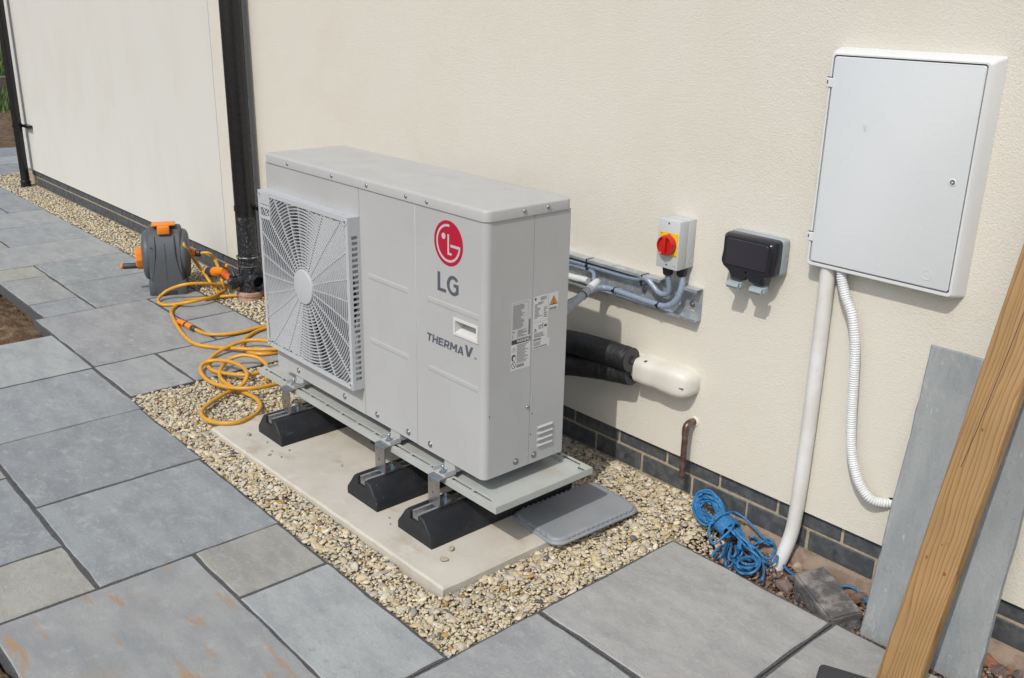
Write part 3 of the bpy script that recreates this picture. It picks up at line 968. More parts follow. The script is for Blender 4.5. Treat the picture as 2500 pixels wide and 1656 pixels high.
for (ya, yb) in ((TY0+0.0008, TY0+0.0305), (TY1-0.0305, TY1-0.0008)):
    holes = []
    ym = (ya+yb)/2
    x = TX0+0.028
    k = 0
    while x < TX1-0.06:
        Ls = 0.018 if k == 0 else 0.094
        holes.append((x, min(x+Ls, TX1-0.04), ym-0.0045, ym+0.0045))
        x += Ls+0.0115
        k += 1
    rm = MB()
    rm.plate(TX0+0.002, TX1-0.002, ya, yb, -(TZ+0.0004), -(TZ-0.0012), holes, XZ2XY)
    yl = yb if ya < -0.6 else ya
    rm.box(TX0+0.03, TX1-0.035, yl-0.0007, yl+0.0007, TZ-0.0108, TZ-0.0013)
    link('slotted_rim', rm, 'tray_paint', tray)
link('drain_spout', MB().tube([(-0.425, -0.60, TZ-0.012), (-0.425, -0.605, 0.12), (-0.425, -0.62, 0.06), (-0.425, -0.625, 0.030)], 0.016, 16), 'black_pipe', tray, smooth=40)

# ================================================================== HEAT PUMP
UX0, UY0, UZ0, UD, UW, UH = -0.869, -0.764, 0.241, 0.325, 1.239, 0.818
hp = thing('heat_pump', 'large grey white heat pump with square fan grille and round red logo', 'heat pump', (UX0, UY0, 0.2052))
ZO = UZ0-0.2052


def U(name, mb, m, parent=hp, smooth=None):
    """heat pump part: local x along the front, y into the unit, z up from the casing bottom"""
    if isinstance(mb, MB):
        mb.v = [(x, y, z+ZO) for x, y, z in mb.v]
    return link(name, mb, m, parent, local=True, smooth=smooth)


LZ = 0.787           # underside of the lid
FCX, FCZ, FR = 0.3085, 0.395, 0.268
PT = 0.010
# fan panel: rectangle with a round opening
N = 96
outer, inner = [], []
hx0, hx1, hz0, hz1 = 0.0, 0.6085, 0.0, LZ
angs = sorted([2*PI*i/N for i in range(N)]+[math.atan2(z-FCZ, x-FCX) % (2*PI) for x in (hx0, hx1) for z in (hz0, hz1)])
for a in angs:
    c_, s_ = math.cos(a), math.sin(a)
    t = min(((hx1-FCX) if c_ > 0 else (hx0-FCX))/c_ if abs(c_) > 1e-9 else 9, ((hz1-FCZ) if s_ > 0 else (hz0-FCZ))/s_ if abs(s_) > 1e-9 else 9)
    outer.append((FCX+c_*t, FCZ+s_*t))
    inner.append((FCX+c_*FR, FCZ+s_*FR))
fp = MB()
nA = len(angs)
fp.loft([[(x, PT, z) for x, z in outer], [(x, 0, z) for x, z in outer], [(x, 0, z) for x, z in inner], [(x, 0.004, z) for x, z in [(FCX+(p[0]-FCX)*0.985, FCZ+(p[1]-FCZ)*0.985) for p in inner]], [(x, 0.075, z) for x, z in [(FCX+(p[0]-FCX)*0.985, FCZ+(p[1]-FCZ)*0.985) for p in inner]]], caps=False)
U('fan_panel', fp, 'casing', smooth=30)
U('front_panel', MB().rbox(0.6093, 0.9100, 0, PT, 0, LZ, 0.0012, 1), 'casing', smooth=40)
# service panel wraps the corner
HA = (1.104, 1.204, 0.4345, 0.475)       # handle opening
RC = 0.020
sp = MB()
sp.plate(0.9110, UW-RC, 0, LZ, 0, PT, [HA])
arc = [(UW-RC+RC*math.sin(a), RC-RC*math.cos(a)) for a in np.linspace(0, PI/2, 9)]
sp.loft([[(x, y, 0) for x, y in arc]+[(UW-PT, RC, 0), (UW-RC, PT, 0)], [(x, y, LZ) for x, y in arc]+[(UW-PT, RC, LZ), (UW-RC, PT, LZ)]])
sp.box(UW-PT, UW, RC, 0.1798, 0, LZ)
svc = U('service_panel', sp, 'casing', smooth=25)
sd_ = MB()
sd_.plate(0.1812, UD, 0, LZ, -UW, -(UW-PT), [], Matrix(((0, -1, 0, 0), (1, 0, 0, 0), (0, 0, 1, 0), (0, 0, 0, 1))))
side = U('side_panel', sd_, 'casing')
U('back_panel', MB().box(0, UW-PT-0.001, UD-0.008, UD, 0, LZ), 'casing')
U('left_side_panel', MB().box(0, 0.008, PT+0.001, UD-0.009, 0, LZ), 'casing')
U('base_pan', MB().box(0.010, UW-0.012, 0.012, UD-0.012, 0.002, 0.020), 'casing')
U('cavity_shade', MB().box(0.009, 0.62, 0.115, 0.118, 0.021, LZ-0.01), 'dark_inside')  # near-black sheet, shade of the fan cavity put into its colour
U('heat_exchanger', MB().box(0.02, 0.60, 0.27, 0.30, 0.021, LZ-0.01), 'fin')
# lid
OV = 0.004


def rr_ring(x0, x1, y0, y1, r, z, n=6):
    out = []
    for cx_, cy_, a0 in ((x1-r, y0+r, -PI/2), (x1-r, y1-r, 0), (x0+r, y1-r, PI/2), (x0+r, y0+r, PI)):
        for a in np.linspace(a0, a0+PI/2, n):
            out.append((cx_+r*math.cos(a), cy_+r*math.sin(a), z))
    return out


lid = MB()
lr = [rr_ring(-OV+e, UW+OV-e, -OV+e, UD+OV-e, 0.024-e*0.5, z) for e, z in ((0.002, LZ), (0.0, LZ), (0.0, LZ+0.0255), (0.0012, LZ+0.0287), (0.004, LZ+0.031), (0.016, LZ+0.0318))]
lid.loft(lr)
lido = U('lid', lid, 'lid_paint', smooth=35)


def screw(x, y, z, d, r=0.0062, parent=hp, cup=False):
    Ms = Matrix.Translation((x, y, z)) @ rot_to(d)
    b = MB().lathe([(r, 0.0002), (r, 0.0012), (r*0.8, 0.0030), (r*0.35, 0.0038), (r*0.3, 0.0025)], 14, Ms)
    if cup:
        b.lathe([(r*1.9, 0.0001), (r*1.75, 0.0010), (r*1.25, 0.0004)], 18, Ms)
    return U('screw', b, 'screw', parent, smooth=40)


for a in (0.168, 0.457, 0.662, 0.872, 0.976):
    screw(a, -OV, 0.801, (0, -1, 0), parent=lido)
for b_ in (0.137, 0.228):
    screw(UW+OV, b_, 0.803, (1, 0, 0), parent=lido)
for a in (0.156, 0.476, 0.679, 0.858, 0.975):
    screw(a, 0, 0.024, (0, -1, 0), cup=True)
for b_, z_ in ((0.128, 0.026), (0.203, 0.026), (0.171, 0.196)):
    screw(UW, b_, z_, (1, 0, 0), cup=z_ < 0.1)
# embossed ribs
for (a0, a1, c) in ((0.648, 0.872, 0.506), (0.650, 0.870, 0.286), (0.967, 1.214, 0.507), (0.968, 1.212, 0.286)):
    b = MB()
    h2 = 0.011
    b.loft([[(a0, 0.0002, c-h2), (a1, 0.0002, c-h2), (a1, 0.0002, c+h2), (a0, 0.0002, c+h2)], [(a0+0.005, -0.0013, c-h2+0.006), (a1-0.006, -0.0013, c-h2+0.006), (a1-0.006, -0.0013, c+h2-0.006), (a0+0.006, -0.0013, c+h2-0.006)]])
    U('embossed_rib', b, 'casing', svc if a0 > 0.9 else hp)
# handle recess
hd = MB()
a0, a1, c0, c1 = HA
hd.plate(a0-0.006, a1+0.006, c0-0.006, c1+0.006, -0.0035, -0.0002, [(a0+0.0015, a1-0.0015, c0+0.0015, c1-0.0015)])
e = 0.0016
hd.add([(a0+e, -0.003, c0+e), (a1-e, -0.003, c0+e), (a1-e, 0.040, c0+0.016), (a0+e, 0.040, c0+0.016),
        (a0+e, -0.003, c1-e), (a1-e, -0.003, c1-e), (a1-e, 0.040, c1-e), (a0+e, 0.040, c1-e)],
       [(0, 1, 2, 3), (4, 7, 6, 5), (3, 2, 6, 7), (0, 3, 7, 4), (1, 5, 6, 2)])
U('handle_recess', hd, 'white_plastic', svc)
# side louvres, slit, holes
for i in range(4):
    z = 0.112-i*0.0205
    b = MB()
    b.loft([[(UW, 0.212, z-0.006), (UW, 0.281, z-0.006), (UW, 0.281, z+0.006), (UW, 0.212, z+0.006)], [(UW+0.0005, 0.216, z-0.006), (UW+0.0005, 0.277, z-0.006), (UW+0.0065, 0.275, z+0.0015), (UW+0.0065, 0.218, z+0.0015)]])
    U('louvre', b, 'casing', side)
U('slit', MB().box(UW-0.001, UW+0.0012, 0.186, 0.189, 0.182, 0.232), 'casing', side)
for b_, z_ in ((0.191, 0.169), (0.187, 0.100), (0.020, 0.205)):
    U('hole', MB().lathe([(0.0022, 0), (0.0022, 0.0005)], 10, Matrix.Translation((UW, b_, z_)) @ rot_to((1, 0, 0))), 'dark_inside', side if b_ > 0.1 else svc)

# ---- grille
GX0, GX1, GZ0, GZ1, GD = 0.010, 0.606, 0.098, 0.692, 0.044
gr = MB()
fw = 0.016
# front rim
gr.plate(GX0, GX1, GZ0, GZ1, -GD, -GD+0.006, [(GX0+fw, GX1-fw, GZ0+fw, GZ1-fw)])
# top and bottom walls
gr.box(GX0, GX1, -GD+0.006, -0.0005, GZ1-0.003, GZ1)
gr.box(GX0, GX1, -GD+0.006, -0.0005, GZ0, GZ0+0.003)
gr.rbox(GX0+0.075, GX1-0.055, -GD+0.010, -0.010, GZ1, GZ1+0.0012, 0.0005, 1)
# slotted side walls
nsl = 27
zt_, zb_ = GZ1-0.058, GZ0+0.030
pitch = (zt_-zb_)/nsl
ROTY = Matrix(((0, -1, 0, 0), (1, 0, 0, 0), (0, 0, 1, 0), (0, 0, 0, 1)))
for X in (GX1, GX0+0.0025):
    gr.plate(-GD+0.006, -0.0005, GZ0+0.003, GZ1-0.003, -X, -X+0.0025, [(-GD+0.013, -0.008, zb_+i*pitch+0.0035, zb_+(i+1)*pitch-0.0035) for i in range(nsl)], ROTY)
grille = U('fan_grille', gr, 'grille')
rg = MB()
hxh = (GX1-GX0)/2-fw+0.001
hzh = (GZ1-GZ0)/2-fw+0.001
gcx, gcz = (GX0+GX1)/2, (GZ0+GZ1)/2
r = 0.0690
BD = 0.0100
while r < math.hypot(hxh, hzh):
    n = max(48, int(r*420))
    runs, cur = [], []
    for i in range(n+1):
        a = 2*PI*i/n
        x, z = r*math.cos(a), r*math.sin(a)
        if abs(x) < hxh and abs(z) < hzh:
            cur.append((x, z, a))
        elif cur:
            runs.append(cur)
            cur = []
    if cur:
        runs.append(cur)
    for run in runs:
        if len(run) < 2:
            continue
        rings = []
        hw = 0.0015
        for x, z, a in run:
            ci, si = math.cos(a), math.sin(a)
            rings.append([(gcx+x-hw*ci, -GD+0.0005, gcz+z-hw*si), (gcx+x+hw*ci, -GD+0.0005, gcz+z+hw*si), (gcx+x+hw*ci, -GD+BD, gcz+z+hw*si), (gcx+x-hw*ci, -GD+BD, gcz+z-hw*si)])
        full = len(run) > n
        rg.loft(rings, caps=not full)
    r += 0.0113
U('grille_rings', rg, 'grille', grille, smooth=30)
for k in range(24):
    a = 2*PI*k/24+0.05
    c_, s_ = math.cos(a), math.sin(a)
    t = min(hxh/abs(c_) if abs(c_) > 1e-6 else 9, hzh/abs(s_) if abs(s_) > 1e-6 else 9)
    b = MB()
    hw = 0.0014
    rings = []
    for rr_, tw in ((0.058, 0.0), (0.5*(t+0.058), 0.010), (t+0.004, 0.0)):
        aa = a+tw*1.6
        cx_, sz_ = math.cos(aa), math.sin(aa)
        if rr_ > t:
            cx_, sz_ = c_, s_
        rings.append([(gcx+cx_*rr_-s_*hw, -GD+0.0006, gcz+sz_*rr_+c_*hw), (gcx+cx_*rr_+s_*hw, -GD+0.0006, gcz+sz_*rr_-c_*hw), (gcx+cx_*rr_+s_*hw, -GD+BD+0.003, gcz+sz_*rr_-c_*hw), (gcx+cx_*rr_-s_*hw, -GD+BD+0.003, gcz+sz_*rr_+c_*hw)])
    b.loft(rings)
    U('spoke', b, 'grille', grille)
Mh = Matrix.Translation((gcx, -GD+BD, gcz)) @ rot_to((0, -1, 0))
U('hub_cap', MB().lathe([(0.0625, 0), (0.0625, 0.012), (0.0605, 0.0150), (0.056, 0.0160)], 48, Mh), 'grille', grille, smooth=35)
gp = MB()
gp.plate(GX0+0.004, GX0+0.086, 0.592, GZ1-0.006, -GD-0.0012, -GD+0.010, [(GX0+0.008, GX0+0.080, 0.602, 0.632), (GX0+0.008, GX0+0.080, 0.642, 0.646)])
gp.box(GX0+0.006, GX0+0.084, -GD+0.022, -GD+0.0235, 0.594, 0.655)
U('grille_grip', gp, 'grille', grille)
for x, z in ((GX0+0.014, GZ1-0.014), (GX1-0.016, GZ1-0.016), (GX1-0.016, GZ0+0.016), (GX0+0.014, GZ0+0.016)):
    U('screw_boss', MB().lathe([(0.011, 0), (0.011, 0.0022), (0.006, 0.0022), (0.005, 0.0006)], 16, Matrix.Translation((x, -GD, z)) @ rot_to((0, -1, 0))), 'grille', grille, smooth=35)
    U('screw', MB().lathe([(0.0040, 0.0005), (0.0036, 0.0014)], 12, Matrix.Translation((x, -GD-0.0005, z)) @ rot_to((0, -1, 0))), 'dark_gap', grille)
# ---- fan
fb = MB()
Mf = Matrix.Translation((gcx, 0.070, gcz)) @ rot_to((0, -1, 0))
fb.lathe([(0.055, -0.03), (0.060, 0.02), (0.045, 0.03)], 32, Mf)
fan = U('fan_hub', fb, 'fan', smooth=35)
for k in range(4):
    rings = []
    for i in range(8):
        rr_ = 0.055+0.195*i/7
        sweep = 0.35*(i/7)**1.5
        half = 0.42-0.06*i/7
        ring = []
        for side_ in (0, 1):
            for j in (range(6) if side_ == 0 else range(5, -1, -1)):
                a = 2*PI*k/4+sweep-half+2*half*j/5
                ring.append((rr_*math.cos(a), rr_*math.sin(a), 0.035*(j/5-0.5)*(1-0.3*i/7)+side_*0.003))
        rings.append(ring)
    U('fan_blade', MB().loft(rings, M=Mf), 'fan', fan, smooth=50)

# ---- unit feet: white U tabs, with a bolt, on the brackets
for x in (-0.722, -0.097, 0.196):
    for sy in (-1, 1):
        xl = x-UX0
        yf = -0.034 if sy < 0 else UD-0.010
        b = MB()
        y0, y1 = yf, yf+0.044
        zb = -ZO+0.0002
        b.box(xl-0.030, xl+0.030, y0, y1, zb, zb+0.0022)
        b.box(xl-0.030, xl-0.0278, y0, y1, zb+0.0022, zb+0.016)
        b.box(xl+0.0278, xl+0.030, y0, y1, zb+0.0022, zb+0.016)
        ft = U('foot_tab', b, 'casing')
        Mb = Matrix.Translation((xl, yf+0.016 if sy < 0 else yf+0.028, zb+0.0022))
        U('bolt', MB().lathe([(0.0042, 0.008), (0.0042, 0.024), (0.003, 0.0255)], 12, Mb).lathe([(0.0085, 0.003), (0.0085, 0.0095), (0.0075, 0.0102)], 6, Mb).lathe([(0.012, 0), (0.012, 0.003)], 20, Mb), 'zinc', ft, smooth=30)
        U('rail', MB().box(xl-0.026, xl+0.026, 0.008 if sy < 0 else UD-0.045, 0.045 if sy < 0 else UD-0.010, zb+0.0024, 0.0015), 'casing', ft)

# ---- printed marks, as thin solid print on the panels
LY = -0.0006


def disc(cx_, cz_, r_, y0=LY, n=64):
    return [(cx_+r_*math.cos(2*PI*i/n), cz_+r_*math.sin(2*PI*i/n)) for i in range(n)]


lcx, lcz, lR = 1.072, 0.6965, 0.0668
lg = U('logo_disc', MB().prism(disc(lcx, lcz, lR), LY, 0.0), 'red_logo', svc)


def arcstrip(cx_, cz_, r0, r1, a0, a1, n=40):
    A = np.linspace(a0, a1, n)
    return [(cx_+r1*math.cos(a), cz_+r1*math.sin(a)) for a in A]+[(cx_+r0*math.cos(a), cz_+r0*math.sin(a)) for a in A[::-1]]


lm = MB()
Y1, Y2 = -0.0011, -0.0005


def strip_prism(mb, poly):
    """strip polygon (outer then reversed inner) as quads"""
    n = len(poly)//2
    for i in range(n-1):
        q = [poly[i], poly[i+1], poly[2*n-2-i], poly[2*n-1-i]]
        mb.prism(q, Y1, Y2)


strip_prism(lm, arcstrip(lcx, lcz, lR*0.735, lR*0.835, math.radians(84), math.radians(352)))
lm.prism([(lcx+lR*0.16, lcz-lR*0.135), (lcx+lR*0.825, lcz-lR*0.135), (lcx+lR*0.825, lcz-lR*0.02), (lcx+lR*0.16, lcz-lR*0.02)], Y1-0.0001, Y2)
lm.prism([(lcx-lR*0.05, lcz-lR*0.50), (lcx+lR*0.24, lcz-lR*0.50), (lcx+lR*0.24, lcz-lR*0.40), (lcx+lR*0.055, lcz-lR*0.40), (lcx+lR*0.055, lcz+lR*0.40), (lcx-lR*0.05, lcz+lR*0.40)], Y1, Y2)
lm.prism(disc(lcx-lR*0.33, lcz+lR*0.27, lR*0.135, n=28), Y1, Y2)
U('logo_face', lm, 'logo_white', lg)
# the two letters under the disc
lt = MB()
lt.prism([(1.020, 0.5455), (1.060, 0.5455), (1.060, 0.5555), (1.0325, 0.5555), (1.0325, 0.6035), (1.020, 0.6035)], LY, -0.0001)
gx, gz, ra, rb = 1.0945, 0.5745, 0.0290, 0.0170


def ell(a, rx, rz):
    return (gx+rx*math.cos(a), gz+rz*math.sin(a))


A = np.linspace(math.radians(42), math.radians(322), 40)
for i in range(len(A)-1):
    lt.prism([ell(A[i], 0.0300, 0.0300), ell(A[i+1], 0.0300, 0.0300), ell(A[i+1], 0.0175, 0.0195), ell(A[i], 0.0175, 0.0195)], LY, -0.0001)
lt.prism([(1.0960, 0.5715), (1.1190, 0.5715), (1.1190, 0.5810), (1.0960, 0.5810)], LY-0.0001, -0.0001)
lt.prism([(1.1075, 0.5540), (1.1190, 0.5530), (1.1190, 0.5720), (1.1075, 0.5720)], LY-0.0002, -0.0001)
U('logo_letters', lt, 'logo_grey', svc)


def text_obj(name, body, size, m, parent, Mx, shear=0.0, bold=0.0, sx=1.0, depth=0.0003, sp=1.0):
    cu = bpy.data.curves.new(name, 'FONT')
    cu.body = body
    cu.size = size
    cu.shear = shear
    cu.offset = bold
    cu.extrude = depth
    cu.resolution_u = 4
    cu.space_character = sp
    to = bpy.data.objects.new(name, cu)
    COL.objects.link(to)
    dg = bpy.context.evaluated_depsgraph_get()
    me = bpy.data.meshes.new_from_object(to.evaluated_get(dg))
    bpy.data.objects.remove(to)
    bpy.data.curves.remove(cu)
    me.transform(Mx @ Matrix.Diagonal((sx, 1, 1, 1)))
    me.materials.clear()
    o = bpy.data.objects.new(name, me)
    COL.objects.link(o)
    me.materials.append(MT[m])
    if parent is not None:
        o.parent = parent
    return o


FRONT = Matrix(((1, 0, 0, 0), (0, 0, -1, 0), (0, 1, 0, 0), (0, 0, 0, 1)))     # text XY -> XZ facing -Y
# heavy slanted lettering drawn stroke by stroke
GLYPH = {
    'T': [((0, 0.89), (0.80, 0.89), 0), ((0.40, 0), (0.40, 0.80), 1)],
    'H': [((0.11, 0), (0.11, 1), 1), ((0.69, 0), (0.69, 1), 1), ((0.2, 0.5), (0.6, 0.5), 0)],
    'E': [((0.11, 0), (0.11, 1), 1), ((0.2, 0.89), (0.72, 0.89), 0), ((0.2, 0.5), (0.66, 0.5), 0), ((0.2, 0.11), (0.72, 0.11), 0)],
    'R': [((0.11, 0), (0.11, 1), 1), ((0.2, 0.89), (0.64, 0.89), 0), ((0.2, 0.42), (0.64, 0.42), 0), ((0.66, 0.42), (0.66, 0.89), 1), ((0.42, 0.40), (0.70, 0), 1)],
    'M': [((0.11, 0), (0.11, 1), 1), ((0.89, 0), (0.89, 1), 1), ((0.14, 1), (0.50, 0.28), 1), ((0.86, 1), (0.50, 0.28), 1)],
    'A': [((0.10, 0), (0.42, 1), 1), ((0.76, 0), (0.44, 1), 1), ((0.24, 0.26), (0.62, 0.26), 0)],
    'V': [((0.10, 1), (0.43, 0), 1), ((0.78, 1), (0.45, 0), 1)],
}


def strokes(body, x, z, h, wk, sw, slant, adv):
    """letters from straight strokes; steep strokes are widened along x, flat ones along z"""
    b = MB()
    k = 0
    for ch in body:
        for (p, q, up) in GLYPH[ch]:
            hw_, hh_ = (sw/2, 0) if up else (0, 0.105)
            P_ = [(p[0]-hw_, p[1]-hh_), (p[0]+hw_, p[1]-hh_), (q[0]+hw_, q[1]+hh_), (q[0]-hw_, q[1]+hh_)] if up else [(p[0], p[1]-hh_), (q[0], q[1]-hh_), (q[0], q[1]+hh_), (p[0], p[1]+hh_)]
            y0 = -0.0004-0.00003*(k % 7)
            b.prism([(x+wk*h*px+slant*h*pz, z+h*pz) for px, pz in P_], y0, -0.0001)
            k += 1
        x += wk*h*adv[ch]
    return b


ADV = {'T': 0.88, 'H': 0.92, 'E': 0.84, 'R': 0.90, 'M': 1.12, 'A': 0.95, 'V': 1.0}
U('model_lettering', strokes('THERMA', 0.9630, 0.3735, 0.0255, 1.27, 0.23, 0.14, ADV), 'logo_grey', svc)['kind'] = 'stuff'
U('model_lettering', strokes('V', 1.1470, 0.3760, 0.0340, 1.18, 0.27, 0.10, ADV), 'logo_grey', svc)
text_obj('model_lettering', 'TM', 0.008, 'logo_grey', svc, Matrix.Translation((1.1920, -0.0004, 0.3775+ZO)) @ FRONT)

# labels on the right side
SIDE = Matrix(((0, 0, 1, UW+0.0006), (1, 0, 0, 0), (0, 1, 0, ZO), (0, 0, 0, 1)))     # (y, z, out) on the side face


def side_label(parent, y0, y1, z0, z1, m):
    return U('label', MB().box(UW+0.0001, UW+0.0005, y0, y1, z0, z1), m, parent)


def ink(parent, rects, m='ink', h=0.0003):
    b = MB()
    for y0, y1, z0, z1 in rects:
        b.box(UW+0.0005, UW+0.0005+h, y0, y1, z0, z1)
    o_i = U('print', b, m, parent)
    o_i['kind'] = 'stuff'
    return o_i


def lines(y0, y1, z1, z0, n, minf=0.4):
    out = []
    for i in range(n):
        z = z1-(z1-z0)*(i+0.5)/n
        out.append((y0, y0+(y1-y0)*rnd.uniform(minf, 1.0), z-(z1-z0)/n*0.22, z+(z1-z0)/n*0.22))
    return out


l1 = side_label(svc, 0.100, 0.174, 0.425, 0.538, 'paper_clear')
ink(l1, lines(0.105, 0.155, 0.530, 0.456, 22, 0.6)+[(0.166, 0.173, 0.430, 0.478)]+lines(0.125, 0.160, 0.452, 0.430, 7)+[(0.105, 0.112, 0.446, 0.450), (0.104, 0.106, 0.430, 0.436)])
ink(l1, [(0.103, 0.1035, 0.428, 0.534), (0.103, 0.163, 0.5335, 0.534), (0.1625, 0.163, 0.480, 0.534), (0.123, 0.1235, 0.428, 0.4535)])
l2 = side_label(svc, 0.100, 0.175, 0.328, 0.4242, 'paper')
ink(l2, [(0.1005, 0.1748, 0.410, 0.4238)], 'ink_dark')
ink(l2, lines(0.122, 0.168, 0.407, 0.349, 13, 0.6)+[(0.122+0.003*i, 0.1238+0.003*i, 0.335, 0.345) for i in range(10)])
text_obj('print', 'WARNING', 0.0135, 'paper', l2, SIDE @ Matrix.Translation((0.121, 0.4125, 0.0005)), sx=0.78)


def tri(y, z, s, t=None):
    return [(y-s, z-s*0.7), (y+s, z-s*0.7), (y, z+s*1.05)]


def side_prism(parent, poly, m, h0=0.0004, h1=0.0009, name='print'):
    b = MB()
    n = len(poly)
    b.add([(UW+h0, y, z) for y, z in poly]+[(UW+h1, y, z) for y, z in poly], [tuple(range(n)), tuple(range(2*n-1, n-1, -1))]+[(i, (i+1) % n, n+(i+1) % n, n+i) for i in range(n)])
    return U(name, b, m, parent)


side_prism(l2, tri(0.110, 0.394, 0.0085), 'ink', h1=0.0008)
side_prism(l2, tri(0.110, 0.3937, 0.0068), 'paper', h1=0.0010)
ink(l2, [(0.1092, 0.1108, 0.392, 0.399)], 'ink_dark', 0.0008)
for zz, fill in ((0.3685, True), (0.3455, False)):
    side_prism(l2, [(0.110+0.0085*math.cos(2*PI*i/28), zz+0.0105*math.sin(2*PI*i/28)) for i in range(28)], 'ink_dark', h1=0.0008)
    if fill:
        side_prism(l2, [(0.112+0.005*math.cos(2*PI*i/20), zz-0.002+0.0065*math.sin(2*PI*i/20)) for i in range(20)], 'paper', h1=0.0010)
    else:
        side_prism(l2, [(0.110+0.0068*math.cos(2*PI*i/28), zz+0.0085*math.sin(2*PI*i/28)) for i in range(28)], 'paper', h1=0.0010)
        side_prism(l2, [(0.1045, zz+0.0055), (0.1060, zz+0.0068), (0.1155, zz-0.0055), (0.1140, zz-0.0068)], 'ink_dark', h1=0.0012)
l3 = side_label(side, 0.185, 0.244, 0.402, 0.541, 'paper')
ink(l3, lines(0.212, 0.240, 0.537, 0.526, 4, 0.7)+lines(0.189, 0.225, 0.518, 0.472, 11, 0.3)+lines(0.226, 0.241, 0.505, 0.470, 6, 0.5)+lines(0.189, 0.232, 0.427, 0.412, 4, 0.8)+[(0.186, 0.243, 0.4605, 0.461)])
ink(l3, [(0.202, 0.226, 0.5185, 0.5205), (0.206, 0.222, 0.5145, 0.5155), (0.208, 0.225, 0.447, 0.449), (0.208, 0.210, 0.437, 0.447), (0.223, 0.225, 0.437, 0.455), (0.230, 0.240, 0.441, 0.448), (0.188, 0.200, 0.431, 0.433), (0.191, 0.197, 0.436, 0.440), (0.214, 0.217, 0.437, 0.443)]
    + [(0.188+0.0031*i, 0.1895+0.0031*i, 0.403, 0.4095) for i in range(10)], 'ink_dark')
side_prism(l3, [(0.192+0.0035*math.cos(2*PI*i/16), 0.533+0.0045*math.sin(2*PI*i/16)) for i in range(16)], 'ink_dark')
l4 = side_label(side, 0.1852, 0.254, 0.376, 0.4016, 'paper')
ink(l4, lines(0.188, 0.222, 0.399, 0.387, 3, 0.7)+[(0.188+0.0028*i, 0.1895+0.0028*i, 0.379, 0.384) for i in range(20)])
l5 = side_label(side, 0.2465, 0.2845, 0.486, 0.541, 'paper')
side_prism(l5, tri(0.2655, 0.515, 0.0165), 'ink_dark', h1=0.0008)
side_prism(l5, tri(0.2655, 0.5145, 0.0138), 'amber', h1=0.0010)
ink(l5, [(0.2645, 0.2665, 0.508, 0.521), (0.260, 0.271, 0.5055, 0.5067)], 'ink_dark', 0.0008)
ink(l5, [(0.249+0.0024*i, 0.2505+0.0024*i, 0.489, 0.496) for i in range(13)])


# ================================================================== WALL FITTINGS
YW = -0.0155          # face of the render
# ---- meter box
mx0, mx1, mz0, mz1, myf = 0.930, 1.3465, 0.918, 1.489, -0.066
mb_ = thing('meter_box', 'large white plastic electricity meter box on the wall, door closed', 'meter box', ((mx0+mx1)/2, YW, mz0))
bx = MB()


def rring(x0, x1, z0, z1, r_, y, n=6):
    out = []
    for cx_, cz_, a0 in ((x1-r_, z0+r_, -PI/2), (x1-r_, z1-r_, 0), (x0+r_, z1-r_, PI/2), (x0+r_, z0+r_, PI)):
        for a in np.linspace(a0, a0+PI/2, n):
            out.append((cx_+r_*math.cos(a), y, cz_+r_*math.sin(a)))
    return out


bw = 0.019
dx0, dx1, dz0, dz1 = mx0+0.012, mx1-0.012, mz0+0.014, mz1-0.010
bx.loft([rring(mx0-0.008, mx1+0.012, mz0-0.006, mz1+0.012, 0.008, YW), rring(mx0-0.003, mx1+0.006, mz0-0.001, mz1+0.006, 0.010, -0.050), rring(mx0, mx1, mz0, mz1, 0.010, myf+0.004), rring(mx0+0.003, mx1-0.003, mz0+0.003, mz1-0.003, 0.009, myf),
         rring(dx0-0.0035, dx1+0.0035, dz0-0.0035, dz1+0.0035, 0.008, myf), rring(dx0-0.0035, dx1+0.0035, dz0-0.0035, dz1+0.0035, 0.008, myf+0.012)], caps=False)
link('housing', bx, 'meter_box', mb_, smooth=35)
link('door_gap', MB().box(dx0-0.003, dx1+0.003, myf+0.0115, myf+0.013, dz0-0.003, dz1+0.003), 'dark_gap', mb_)
dr = MB()
dr.loft([rring(dx0, dx1, dz0, dz1, 0.007, myf+0.011), rring(dx0, dx1, dz0, dz1, 0.007, myf+0.0005), rring(dx0+0.002, dx1-0.002, dz0+0.002, dz1-0.002, 0.006, myf-0.0010)])
door = link('door', dr, 'meter_door', mb_, smooth=35)
link('paint_smear', MB().prism([(1.0475, 1.312), (1.050, 1.3135), (1.0535, 1.300), (1.0515, 1.299)], myf-0.0014, myf-0.0009).prism([(1.0555, 1.3125), (1.0570, 1.3125), (1.0560, 1.297), (1.0545, 1.298)], myf-0.0014, myf-0.0009), mat('cream_smear', (0.52, 0.46, 0.33), 0.7), door)
door.children[0]['kind'] = 'stuff'
for zc in (1.412, 0.999):
    hb_ = MB().rbox(mx0-0.0045, dx0+0.0035, myf-0.0035, myf+0.004, zc-0.012, zc+0.012, 0.0015, 1)
    h_ = link('hinge', hb_, 'meter_box', door)
    link('hinge_slot', MB().box(mx0-0.001, mx0+0.0025, myf-0.0042, myf-0.0030, zc-0.003, zc+0.006), 'dark_gap', h_)
    link('hinge_slot', MB().box(mx0-0.003, dx0+0.002, myf-0.0006, myf+0.0030, zc+0.0125, zc+0.0150), 'dark_gap', h_)
lx, lz = 1.301, 1.203
Ml = Matrix.Translation((lx, myf-0.0010, lz)) @ rot_to((0, -1, 0))
lk = link('lock', MB().lathe([(0.0092, 0), (0.0092, 0.0012), (0.0078, 0.0018), (0.0066, 0.0018), (0.0062, 0.0002)], 28, Ml), 'meter_box', door, smooth=35)
link('lock_core', MB().lathe([(0.0060, 0.0002), (0.0060, 0.0008)], 24, Ml), 'dark_gap', lk)
link('lock_pin', MB().lathe([(0.0036, 0.0008), (0.0036, 0.0022)], 3, Ml), 'white_plastic', lk)
